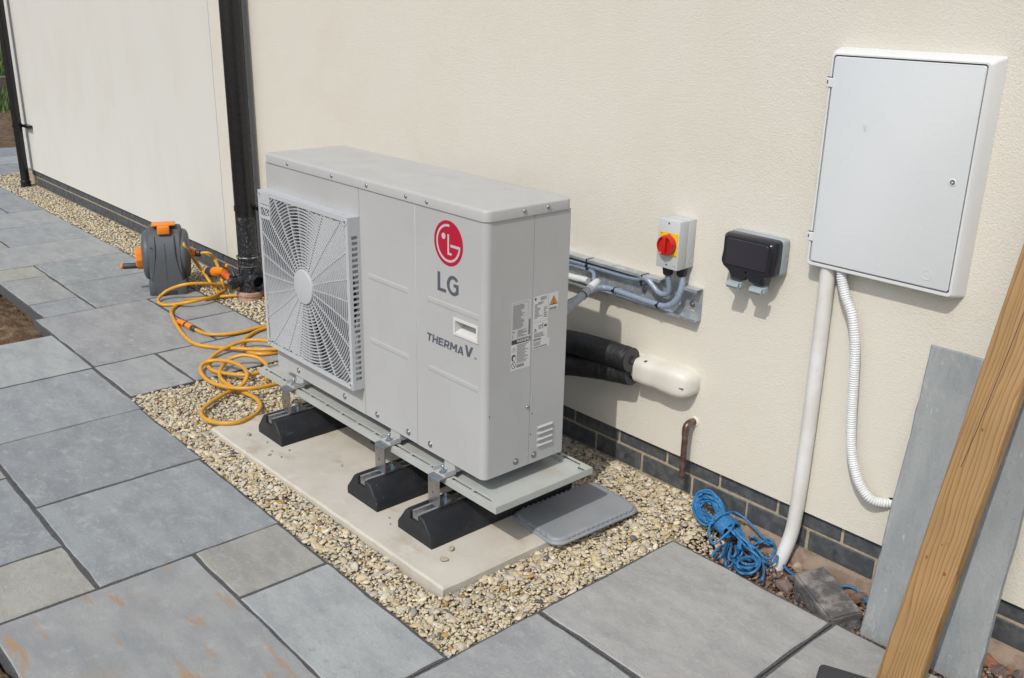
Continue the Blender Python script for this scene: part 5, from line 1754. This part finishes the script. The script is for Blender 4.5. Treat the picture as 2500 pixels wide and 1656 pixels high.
# H
run(trace([(1180, 970, G0), (1100, 950, 0.03), (1010, 936, 0.045), (920, 925, 0.04), (840, 932, 0.035), (740, 962, 0.032), (660, 1003, 0.02), (600, 1052, G0), (580, 1095, G0), (618, 1135, 0.012), (720, 1156, 0.020), (850, 1164, 0.024), (950, 1142, 0.022), (1040, 1110, 0.02), (1110, 1075, 0.02)]))
# I: the big loops on the gravel
run(trace([(1200, 1170, 0.02), (1140, 1200, 0.02), (1068, 1222, 0.025), (960, 1246, 0.034), (850, 1256, 0.036), (720, 1248, 0.032), (600, 1212, 0.020), (543, 1162, 0.015), (532, 1112, 0.02), (572, 1076, 0.030), (650, 1064, 0.040), (740, 1076, 0.050), (820, 1112, 0.048), (850, 1162, 0.046), (832, 1214, 0.022), (785, 1256, 0.014), (720, 1282, 0.013), (632, 1330, 0.013), (556, 1390, 0.013), (536, 1432, 0.013), (580, 1474, 0.020), (680, 1494, 0.026), (800, 1484, 0.026), (895, 1442, 0.018), (940, 1385, 0.013), (915, 1330, 0.013), (845, 1290, 0.013), (780, 1262, 0.013), (705, 1222, 0.013), (662, 1172, 0.014), (676, 1112, 0.022), (728, 1060, 0.034), (815, 1030, 0.050), (900, 1040, 0.046), (958, 1070, 0.034), (985, 1105, 0.022), (990, 1150, 0.018), (975, 1200, 0.015)]))
ja, jb2 = on_z(h2(380, 795), 0.014), on_z(h2(490, 850), 0.014)
jd = Vector(jb2-ja)
Mj = Matrix.Translation(Vector(ja)) @ rot_to(jd)
jl = jd.length
hj = link('hose_joint', MB().lathe([(0.0110, 0.0), (0.0140, 0.012), (0.0150, jl*0.38), (0.0135, jl*0.42)], 18, Mj), 'orange', hose, smooth=35)
link('joint_collar', MB().lathe([(0.0128, jl*0.41), (0.0128, jl*0.54)], 18, Mj), 'reel_dark', hj, smooth=35)
link('joint_nut', MB().lathe([(0.0150, jl*0.54), (0.0155, jl*0.80), (0.0140, jl*0.84)], 18, Mj), 'orange', hj, smooth=35)
link('joint_collar', MB().lathe([(0.0135, jl*0.83), (0.0150, jl*0.87), (0.0150, jl*1.0), (0.0100, jl*1.04)], 18, Mj), 'reel_dark', hj, smooth=35)

# ================================================================== SPRAY GUN
ga = on_y(h2(585, 462), -0.20)
gb_ = on_y(h2(690, 452), -0.20)
gh = on_y(h2(736, 522), -0.215)
gun = thing('spray_gun', 'orange and black hose spray gun resting by the foot of the soil pipe', 'spray gun', (float(gb_[0]), -0.205, 0.02))
gd = Vector(gb_-ga)
Mg = Matrix.Translation(Vector(ga)) @ rot_to(gd)
gl = gd.length
link('nozzle_ring', MB().lathe([(0.026, 0.0), (0.031, 0.006), (0.031, 0.014), (0.028, 0.016)], 24, Mg), 'orange', gun, smooth=35)
link('nozzle_head', MB().lathe([(0.028, 0.014), (0.032, 0.022), (0.030, gl*0.36), (0.027, gl*0.40)], 24, Mg), 'reel_dark', gun, smooth=35)
link('barrel', MB().lathe([(0.0265, gl*0.38), (0.0265, gl*0.60), (0.021, gl*0.72), (0.019, gl*1.05)], 22, Mg), 'orange', gun, smooth=40)
link('grip', MB().tube(spline([Vector(ga)+gd*0.92, Vector(ga)+gd*1.0+Vector((0.010, 0, -0.02)), (Vector(ga)+gd*1.02)*0.45+Vector(gh)*0.55, Vector(gh)], 0.006), 0.0165, 16), 'red_orange', gun, smooth=50)
gdir = (Vector(gh)-(Vector(ga)+gd)).normalized()
link('grip_collar', MB().lathe([(0.0175, -0.006), (0.0180, 0.012), (0.0140, 0.018)], 18, Matrix.Translation(Vector(gh)) @ rot_to(gdir)), 'reel_dark', gun, smooth=35)
tr = Vector(ga)+gd*0.95+Vector((0, 0, 0.026))
link('trigger', MB().tube(spline([tr, tr+Vector((0.050, 0.0, 0.004)), tr+Vector((0.105, 0.004, -0.008)), tr+Vector((0.125, 0.004, -0.030))], 0.006), 0.0085, 10), 'reel_dark', gun, smooth=50)
link('trigger_button', MB().lathe([(0.010, 0), (0.010, 0.010), (0.007, 0.013)], 14, Matrix.Translation(tr+Vector((0.055, -0.002, 0.010)))), 'orange', gun, smooth=40)

# ================================================================== TUB LID
tl = thing('tub_lid', 'grey plastic tub lid lying half on the concrete base beside the heat pump', 'tub lid', (0.4135, -0.405, 0.018), rotz=math.radians(-3.0))
tl.rotation_euler = (math.radians(0.6), math.radians(1.2), math.radians(-3.0))
lw, ll = 0.232, 0.372


def lring(e, z, r_=0.042, n=8):
    out = []
    x1, y1 = lw/2-e, ll/2-e
    rr_ = max(0.004, r_-e)
    for cx_, cy_, a0 in ((x1-rr_, -y1+rr_, -PI/2), (x1-rr_, y1-rr_, 0), (-x1+rr_, y1-rr_, PI/2), (-x1+rr_, -y1+rr_, PI)):
        for a in np.linspace(a0, a0+PI/2, n):
            out.append((cx_+rr_*math.cos(a), cy_+rr_*math.sin(a), z))
    return out


lb = MB()
lb.loft([lring(0.002, 0.0), lring(0.0, 0.003), lring(0.0, 0.009), lring(0.0015, 0.0115), lring(0.004, 0.0125), lring(0.0055, 0.011), lring(0.0075, 0.011), lring(0.010, 0.0185), lring(0.0125, 0.0205), lring(0.020, 0.0205)])
link('lid_top', lb, 'tub_lid', tl, local=True, smooth=40)
link('rim_bead', MB().loft([lring(-0.0012, 0.0040), lring(-0.0024, 0.0055), lring(-0.0024, 0.0075), lring(-0.0012, 0.0090)]), 'tub_lid', tl, local=True, smooth=40)
nb = 0
for sx in (-1, 1):
    for k in range(14):
        y = -ll/2+0.050+k*0.0205
        link('grip_notch', MB().rbox(sx*(lw/2-0.0090)-0.0042, sx*(lw/2-0.0090)+0.0042, y, y+0.011, 0.0105, 0.0196, 0.0010, 1), 'tub_lid', tl, local=True)
for sy in (-1, 1):
    for k in range(6):
        x = -lw/2+0.052+k*0.0225
        link('grip_notch', MB().rbox(x, x+0.012, sy*(ll/2-0.0090)-0.0042, sy*(ll/2-0.0090)+0.0042, 0.0105, 0.0196, 0.0010, 1), 'tub_lid', tl, local=True)

# ================================================================== LEANING SLAB AND TIMBER
ls = slab_mesh(0.318, 0.835, 77, thick=0.024, jit=0.0022)
ls.materials.append(MT['stone_stand'])
lso = bpy.data.objects.new('leaning_slab', ls)
COL.objects.link(lso)
lean = math.atan2(0.82, 0.165)
ax_x = Vector((1, 0, 0))
ax_y = Vector((-0.010, 0.165, 0.82)).normalized()
ax_z = ax_x.cross(ax_y).normalized()
ax_x = ax_y.cross(ax_z)
ctr = Vector((1.4625, -0.1035, 0.3655))
lso.matrix_world = Matrix(((ax_x.x, ax_y.x, ax_z.x, ctr.x), (ax_x.y, ax_y.y, ax_z.y, ctr.y), (ax_x.z, ax_y.z, ax_z.z, ctr.z), (0, 0, 0, 1)))
lso.color = (0.285, 0.305, 0.305, 1)
tag(lso, 'tall narrow grey sandstone slab standing on edge, leaning on the wall behind the timber', 'stone slab')

tm = thing('timber', 'long planed pine timber leaning on the wall in front of the standing slab', 'timber', (1.53, -0.42, 0.0))
tw_, tt_, tlen = 0.0980, 0.045, 1.50
tb0 = Vector((1.476, -0.428, 0.006))
td = Vector((0.030, 0.372, 1.25)).normalized()
tx = Vector((1, 0, 0))
tx = (tx-td*tx.dot(td)).normalized()
tz = tx.cross(td)          # out of the face, towards the viewer
TM = Matrix(((tx.x, tz.x, td.x, tb0.x-tm.location.x), (tx.y, tz.y, td.y, tb0.y-tm.location.y), (tx.z, tz.z, td.z, tb0.z-tm.location.z), (0, 0, 0, 1)))
bmt = MB().rbox(0, tw_, -tt_, 0, 0, tlen, 0.004, 3)
to_ = link('beam', bmt, 'timber', tm, local=True, smooth=40)
to_.matrix_local = TM
for (x, z, r1, r2, m) in ((0.047, 0.41, 0.0030, 0.0052, 'knot_pale'), (0.058, 0.415, 0.0022, 0.0050, 'knot_pale'), (0.022, 0.365, 0.0028, 0.0046, 'knot'), (0.073, 0.345, 0.0040, 0.0050, 'knot'), (0.035, 0.12, 0.0030, 0.0045, 'knot_pale'), (0.020, 0.66, 0.0030, 0.0045, 'knot_pale'), (0.048, 0.70, 0.0026, 0.0040, 'knot'), (0.056, 0.702, 0.0030, 0.0040, 'knot_pale')):
    k = MB().lathe([(1, 0.0), (0.9, 0.0007), (0.4, 0.0009)], 18, Matrix.Translation((x, 0, z)) @ Matrix.Rotation(-PI/2, 4, 'X') @ Matrix.Diagonal((r1, r2, 1, 1)))
    ko = link('knot', k, m, to_, local=True, smooth=50)
cs = [(0.030, 0.60), (0.036, 0.68), (0.041, 0.78), (0.047, 0.90), (0.052, 1.02), (0.056, 1.12)]
link('drying_crack', MB().tube([(x, 0.0001, z) for x, z in cs], 0.0009, 6), 'cut_brown', to_, local=True)

# ================================================================== BLUE ROPE
zr = Z(1680, 1180, 280/1568)
RR = 0.0043
rope = thing('blue_rope', 'hank of blue polypropylene rope lying on the gravel and rubble by the wall', 'rope', (0.80, -0.12, -0.03))


def rp(u, v, z):
    return on_z(zr(u, v), z)


def rope_run(path, closed=False, name='rope_strand', n=9):
    return link(name, MB().tube(spline(path, 0.0030, closed), RR, n, twist=260.0), 'rope', rope, smooth=70)


rrp = random.Random(3)
out_ = [(470, 430, .045), (500, 350, .055), (455, 230, .075), (370, 140, .085), (270, 98, .088), (150, 118, .070), (95, 200, .050), (72, 300, .032), (92, 420, .024), (150, 510, .024), (230, 560, .028), (330, 540, .036), (420, 490, .045)]
inn_ = [(415, 440, .048), (385, 380, .050), (340, 315, .056), (290, 278, .060), (245, 270, .058), (205, 285, .048), (180, 320, .036), (190, 365, .028), (225, 400, .028), (270, 430, .030), (320, 455, .036), (370, 465, .042), (400, 460, .046)]
for k in range(11):
    f = (k/10.0)**0.85
    pth = []
    for a, b in zip(out_, inn_):
        j = rrp.uniform(-12, 12)
        j2 = rrp.uniform(-12, 12)
        pth.append(rp(a[0]*(1-f)+b[0]*f+j, a[1]*(1-f)+b[1]*f+j2, a[2]*(1-f)+b[2]*f+rrp.uniform(-.006, .010)))
    rope_run(pth, True)
# wraps round the neck
c0, c1 = Vector(rp(430, 490, 0.036)), Vector(rp(600, 650, 0.030))
axis = (c1-c0)
Mw = rot_to(axis)
wr = []
turns = 10
for i in range(turns*22+1):
    a = 2*PI*i/22
    t_ = i/(turns*22)
    wr.append(c0+axis*t_+Mw.to_3x3() @ Vector((0.0335*math.cos(a), 0.0250*math.sin(a), 0)))
link('rope_wrap', MB().tube(wr, RR, 9, twist=260.0), 'rope', rope, smooth=70)
rope_run([rp(300, 560, .040), rp(285, 640, .030), rp(295, 740, .018), rp(330, 820, .012), rp(380, 820, .016), rp(450, 760, .030), rp(540, 680, .045), rp(610, 590, .056), rp(650, 490, .052)])
# core through the neck and out as the tail bundle
for k in range(13):
    a = rrp.uniform(-1, 1)
    off = rrp.uniform(-45, 45)
    end = rrp.choice([(820, 830), (880, 900), (930, 980), (760, 860), (700, 880)])
    pth = [rp(430+off*0.5, 470+off*0.4, .040), rp(520+off*0.6, 570-off*0.3, .036+rrp.uniform(-.01, .012)), rp(640+off, 660-off*0.5, .034+rrp.uniform(-.01, .014)), rp(720+off, 740-off*0.6, .022+rrp.uniform(-.01, .012)), rp(end[0]+rrp.uniform(-40, 40), end[1]+rrp.uniform(-40, 40), -.010+rrp.uniform(0, .022))]
    rope_run(pth)
TZr = -0.030
loops = [
    [(820, 860), (900, 960), (960, 1060), (950, 1150), (870, 1215), (760, 1235), (680, 1190), (640, 1130), (690, 1060), (780, 1010), (880, 1000)],
    [(760, 860), (840, 930), (920, 1040), (940, 1120), (880, 1170), (780, 1190), (690, 1150), (680, 1080), (760, 1040), (860, 1060)],
    [(720, 860), (830, 900), (960, 1010), (985, 1090), (930, 1190), (820, 1240), (720, 1225), (640, 1165)],
    [(560, 800), (530, 900), (500, 980), (510, 1080), (530, 1150), (590, 1120), (650, 1040), (680, 940), (670, 880)],
    [(590, 820), (580, 900), (570, 980), (610, 1010), (650, 960), (655, 880)],
    [(540, 810), (500, 880), (470, 960), (430, 1010), (400, 1050)],
    [(600, 860), (560, 960), (560, 1040), (620, 1060), (700, 1010), (740, 950), (730, 890)],
    [(830, 740), (900, 745), (980, 790), (1080, 830), (1150, 850), (1130, 820), (1020, 790), (920, 830), (880, 870)],
    [(900, 870), (960, 930), (1040, 1020), (1100, 1035), (1150, 990), (1185, 920), (1180, 850), (1130, 780), (1090, 770), (1010, 800), (920, 850)],
    [(930, 900), (1000, 1000), (1040, 1070), (1110, 1100), (1190, 1070), (1225, 1000), (1215, 940), (1185, 900)],
    [(860, 900), (960, 1010), (1020, 1100), (1035, 1200), (1020, 1300), (985, 1360)],
    [(520, 840), (420, 880), (350, 950), (320, 1010)],
    [(840, 820), (900, 900), (960, 1000), (1010, 1040), (1060, 1060), (1010, 1010), (960, 920)],
    [(660, 1010), (760, 1100), (880, 1110), (930, 1080), (880, 1020), (780, 1010)],
    [(640, 1090), (740, 1150), (850, 1160), (920, 1130)],
]
for q, lp in enumerate(loops):
    rope_run([rp(u, v, TZr+0.010+rrp.uniform(0, .020)+0.010*(q % 3)*(0 < i < len(lp)-1)) for i, (u, v) in enumerate(lp)])
# free end: off the neck, past the pipe, under the block and out again
rope_run([rp(360, 500, .060), rp(450, 440, .066), rp(560, 402, .066), rp(640, 400, .056), rp(720, 440, .052), rp(830, 530, .040), rp(930, 640, .022), rp(1020, 740, .004), rp(1110, 800, -.008), rp(1170, 860, -.018), rp(1200, 920, -.016), rp(1240, 1010, -.022), rp(1290, 1100, -.026), rp(1350, 1180, -.026), rp(1420, 1240, -.024), rp(1490, 1290, -.020), rp(1560, 1330, -.030)])
z6_ = Z(1900, 1200, 600/2063)
rope_run([on_z(z6_(430, 830), -.035), on_z(z6_(520, 800), -.020), on_z(z6_(580, 795), -.014), on_z(z6_(640, 815), -.016), on_z(z6_(700, 870), -.022), on_z(z6_(750, 935), -.030), on_z(z6_(790, 990), -.036)])

# ================================================================== BLOCK, RUBBLE, LOOSE STONES


def rock_mesh(seed, sub=2, cuts=7, rough=0.05):
    v, f = ico(sub)
    r2 = np.random.default_rng(seed)
    w = v.copy()
    for _ in range(cuts):
        n = r2.normal(size=3)
        n /= np.linalg.norm(n)
        d = r2.uniform(0.42, 0.75)
        s_ = w@n
        w = w-np.outer(np.maximum(0, s_-d)*0.97, n)
    w *= 1+r2.normal(0, rough*0.4, (len(w), 1))
    me = bpy.data.meshes.new('rock')
    me.from_pydata([tuple(p) for p in w], [], [tuple(p) for p in f])
    return me


bl = thing('paving_block', 'charcoal concrete paving block lying tilted on the rubble by the leaning slab', 'paving block', (1.178, -0.155, -0.04))
bmesh_ = bmesh.new()
bmesh.ops.create_cube(bmesh_, size=1)
for v in bmesh_.verts:
    v.co = (v.co.x*0.205, v.co.y*0.100, v.co.z*0.066)
bmesh.ops.bevel(bmesh_, geom=list(bmesh_.edges), offset=0.006, segments=2, affect='EDGES')
bmesh.ops.subdivide_edges(bmesh_, edges=list(bmesh_.edges), cuts=3, use_grid_fill=True)
for v in bmesh_.verts:
    n_ = mnoise.noise_vector(v.co*38)*0.0030+mnoise.noise_vector(v.co*110)*0.0012
    v.co += n_
bme = bpy.data.meshes.new('block_body')
bmesh_.to_mesh(bme)
bmesh_.free()
bo_ = link('block_body', bme, 'block', bl, local=True, smooth=None)
bo_.location = (0.012, -0.010, 0.034)
bo_.rotation_euler = (math.radians(8), math.radians(6), math.radians(-27))

ROCKS = [  # photograph pixel, radius, tint
    ((2228, 1412), 0.026, (0.34, 0.24, 0.18)), ((2196, 1432), 0.030, (0.13, 0.125, 0.13)), ((2170, 1430), 0.026, (0.16, 0.14, 0.135)), ((2128, 1440), 0.028, (0.19, 0.14, 0.12)),
    ((2240, 1440), 0.020, (0.23, 0.13, 0.09)), ((2262, 1432), 0.018, (0.25, 0.14, 0.10)), ((2285, 1390), 0.017, (0.26, 0.16, 0.11)), ((1906, 1372), 0.022, (0.26, 0.20, 0.17)),
    ((1950, 1460), 0.030, (0.10, 0.098, 0.10)), ((1916, 1440), 0.032, (0.19, 0.15, 0.13)), ((1938, 1418), 0.026, (0.12, 0.115, 0.115)), ((1955, 1385), 0.022, (0.42, 0.34, 0.26)),
    ((1984, 1390), 0.014, (0.32, 0.18, 0.10)), ((1905, 1482), 0.024, (0.17, 0.13, 0.12)), ((2050, 1420), 0.020, (0.20, 0.16, 0.14)), ((2064, 1455), 0.022, (0.28, 0.13, 0.09)),
    ((2090, 1470), 0.024, (0.24, 0.14, 0.11)), ((2086, 1500), 0.022, (0.22, 0.16, 0.12)), ((2060, 1530), 0.018, (0.20, 0.14, 0.10)), ((1770, 1376), 0.018, (0.34, 0.24, 0.19)),
    ((1752, 1362), 0.014, (0.16, 0.15, 0.15)), ((2395, 1605), 0.026, (0.30, 0.17, 0.13)), ((2425, 1612), 0.030, (0.30, 0.13, 0.09)), ((2450, 1606), 0.020, (0.34, 0.18, 0.13)),
    ((2440, 1640), 0.028, (0.17, 0.13, 0.12)), ((2480, 1625), 0.026, (0.26, 0.14, 0.10)), ((2485, 1648), 0.024, (0.15, 0.13, 0.13)), ((2380, 1640), 0.022, (0.20, 0.17, 0.15)),
    ((1850, 1400), 0.014, (0.22, 0.15, 0.12)), ((1868, 1430), 0.016, (0.20, 0.14, 0.11)), ((1830, 1380), 0.012, (0.22, 0.14, 0.10))]
rme = [rock_mesh(100+i) for i in range(8)]
for m_ in rme:
    m_.materials.append(MT['rock'])
for i, (px, r_, c) in enumerate(ROCKS):
    p = on_z(px, -0.040)
    if p[1] > -0.035:
        p[1] = -0.035
    o = bpy.data.objects.new('rubble_stone', rme[i % 8])
    COL.objects.link(o)
    o.location = (p[0], p[1], -0.044+r_*0.35)
    o.scale = (r_*rnd.uniform(0.9, 1.25), r_*rnd.uniform(0.75, 1.0), r_*rnd.uniform(0.55, 0.85))
    o.rotation_euler = (rnd.uniform(-.5, .5), rnd.uniform(-.5, .5), rnd.uniform(0, 6))
    o.color = (*c, 1)
    tone = 'pale' if min(c) > 0.15 and sum(c) > 0.7 else ('dark grey' if max(c)-min(c) < 0.035 else ('brick red' if c[0] > 0.24 else 'dull brown'))
    size_ = 'large' if r_ >= 0.026 else ('middling' if r_ >= 0.019 else 'small')
    place = ('beside the blue rope' if p[0] < 0.90 else 'at the foot of the white pipe' if p[0] < 1.05 else 'close by the tilted paving block' if p[0] < 1.20 else
             'between the tilted block and the leaning slab' if p[0] < 1.40 else 'in the rubble right of the leaning slab')
    tag(o, f'{size_} {tone} broken stone {place}', 'stone', 'rubble stones in the trench')
# crumbs in the trench
n_ = 5200
cxs = nrg.uniform(0.70, 2.3, n_)
cys = nrg.uniform(-0.25, -0.035, n_)
css = 0.0025+0.008*nrg.random(n_)**2.5
CP = np.array([(0.20, 0.12, 0.08), (0.15, 0.10, 0.08), (0.24, 0.17, 0.12), (0.13, 0.12, 0.12), (0.28, 0.15, 0.10), (0.34, 0.28, 0.22)])
V, F, C = scatter(np.stack([cxs, cys, -0.044+css*0.3], 1), css, CP[nrg.integers(0, len(CP), n_)], vl, fl_, flat=0.7, seed=31)
cm = np_mesh('rubble_crumbs', V, F, C)
cm.materials.append(MT['crumbs'])
co_ = bpy.data.objects.new('rubble_crumbs', cm)
COL.objects.link(co_)
tag(co_, 'reddish brown crumbs of brick and soil in the trench', 'rubble', kind='stuff')

# loose pebbles lying on the concrete base and the paving
pv = []
for i in range(6):
    v, f = ico(2)
    me = bpy.data.meshes.new('loose_pebble')
    me.from_pydata([tuple(p) for p in vh[i]], [], [tuple(p) for p in fh])
    for p_ in me.polygons:
        p_.use_smooth = True
    me.materials.append(MT['rock'])
    pv.append(me)
z4f = Z(600, 880, 960/2367)
PEB = [((1240, 1135), 0.0125, 'cream pebble on the concrete base, close to the right support foot'), ((1190, 1198), 0.0125, 'long cream pebble on the concrete base in front of the right support foot'),
       ((575, 633), 0.0060, 'tiny tan pebble on the concrete base left of the middle support foot'), ((157, 545), 0.0055, None), ((262, 541), 0.0050, None), ((142, 568), 0.0060, None), ((215, 582), 0.0040, None), ((870, 986), 0.0035, None), ((866, 948), 0.0030, None), ((18, 446), 0.0110, 'tan pebble on the concrete corner beside the left support foot'), ((128, 492), 0.0050, None)]
for i, (uv, r_, lab) in enumerate(PEB):
    p = on_z(z4f(*uv), CBZ+r_*0.3)
    o = bpy.data.objects.new('loose_pebble', pv[i % 6])
    COL.objects.link(o)
    o.location = (p[0], p[1], CBZ+r_*0.40)
    o.scale = (r_*1.25, r_*0.85, r_*0.5)
    o.rotation_euler = (0.1, 0.1, rnd.uniform(0, 6))
    o.color = (0.46, 0.41, 0.30, 1) if r_ > 0.0045 else (0.2, 0.18, 0.15, 1)
    tag(o, lab or 'tiny pebble on the concrete base in front of the support feet', 'pebble', 'loose pebbles on the concrete base')

# dark corner piece at the bottom edge, on the paving
dk = MB().rbox(-0.10, 0.10, -0.05, 0.05, 0, 0.050, 0.012, 3)
dko = link('dark_block', dk, 'cut_brown', smooth=40)
dko.location = (1.475, -0.500, 0.001)
dko.rotation_euler = (0, 0, math.radians(22))
tag(dko, 'dark charcoal block on the paving at the foot of the timber, at the bottom edge', 'block')
# thin black cable at the far right of the trench
kp = [on_z(z6_(u, v), -0.035) for u, v in ((1700, 1330), (1780, 1340), (1860, 1350), (1915, 1375), (1930, 1420), (1925, 1480))]
tag(link('black_wire', MB().tube(spline(kp, 0.008), 0.0028, 8), 'tie', smooth=60), 'thin black wire lying on the rubble at the right edge', 'wire')

# ================================================================== FAR LEFT BACKGROUND
gb3 = MB()
gb3.rbox(-15.9, -15.7, -6, 8, -0.09, 0.16, 0.01, 1)
tag(link('timber_sleeper', gb3, 'sleeper'), 'weathered brown timber sleeper edging the grass beyond the house', 'sleeper')
n_ = 26000
gx_ = nrg.uniform(-27, -10.4, n_)
gy_ = nrg.uniform(-1.5, 6.5, n_)
keep = ((gx_ < -18.2) | ((gx_ > -15.5) & (gx_ < -12.6)))
gx_, gy_ = gx_[keep], gy_[keep]
m_ = len(gx_)
hh = nrg.uniform(0.05, 0.22, m_)
aa = nrg.uniform(0, 2*PI, m_)
ww = 0.012
ln = nrg.uniform(0.0, 0.10, m_)
bx_, by_ = np.cos(aa)*ww, np.sin(aa)*ww
V = np.stack([np.stack([gx_-bx_, gy_-by_, np.full(m_, -0.086)], 1), np.stack([gx_+bx_, gy_+by_, np.full(m_, -0.086)], 1), np.stack([gx_-np.sin(aa)*ln, gy_+np.cos(aa)*ln, -0.086+hh], 1)], 1).reshape(-1, 3)
F = np.arange(m_*3).reshape(-1, 3)
C = np.repeat(np.array([(0.06, 0.12, 0.025)])*nrg.uniform(0.7, 1.4, (m_, 1)), 3, axis=0)
gmh = np_mesh('grass', V, F, C)
gmh.materials.append(MT['grass'])
gro = bpy.data.objects.new('grass', gmh)
COL.objects.link(gro)
tag(gro, 'rough green grass beyond the far corner of the house', 'grass', kind='stuff')
n_ = 7000
V, F, C = scatter(np.stack([nrg.uniform(-18.2, -15.95, n_), nrg.uniform(-1, 5.5, n_), np.full(n_, -0.075)], 1), nrg.uniform(0.02, 0.05, n_), GC[nrg.integers(0, 6, n_)], vl, fl_, seed=44)
fgm = np_mesh('far_gravel', V, F, C)
fgm.materials.append(MT['gravel'])
fgo = bpy.data.objects.new('far_gravel', fgm)
COL.objects.link(fgo)
tag(fgo, 'pale gravel strip between the sleeper and the far grass', 'gravel', kind='stuff')
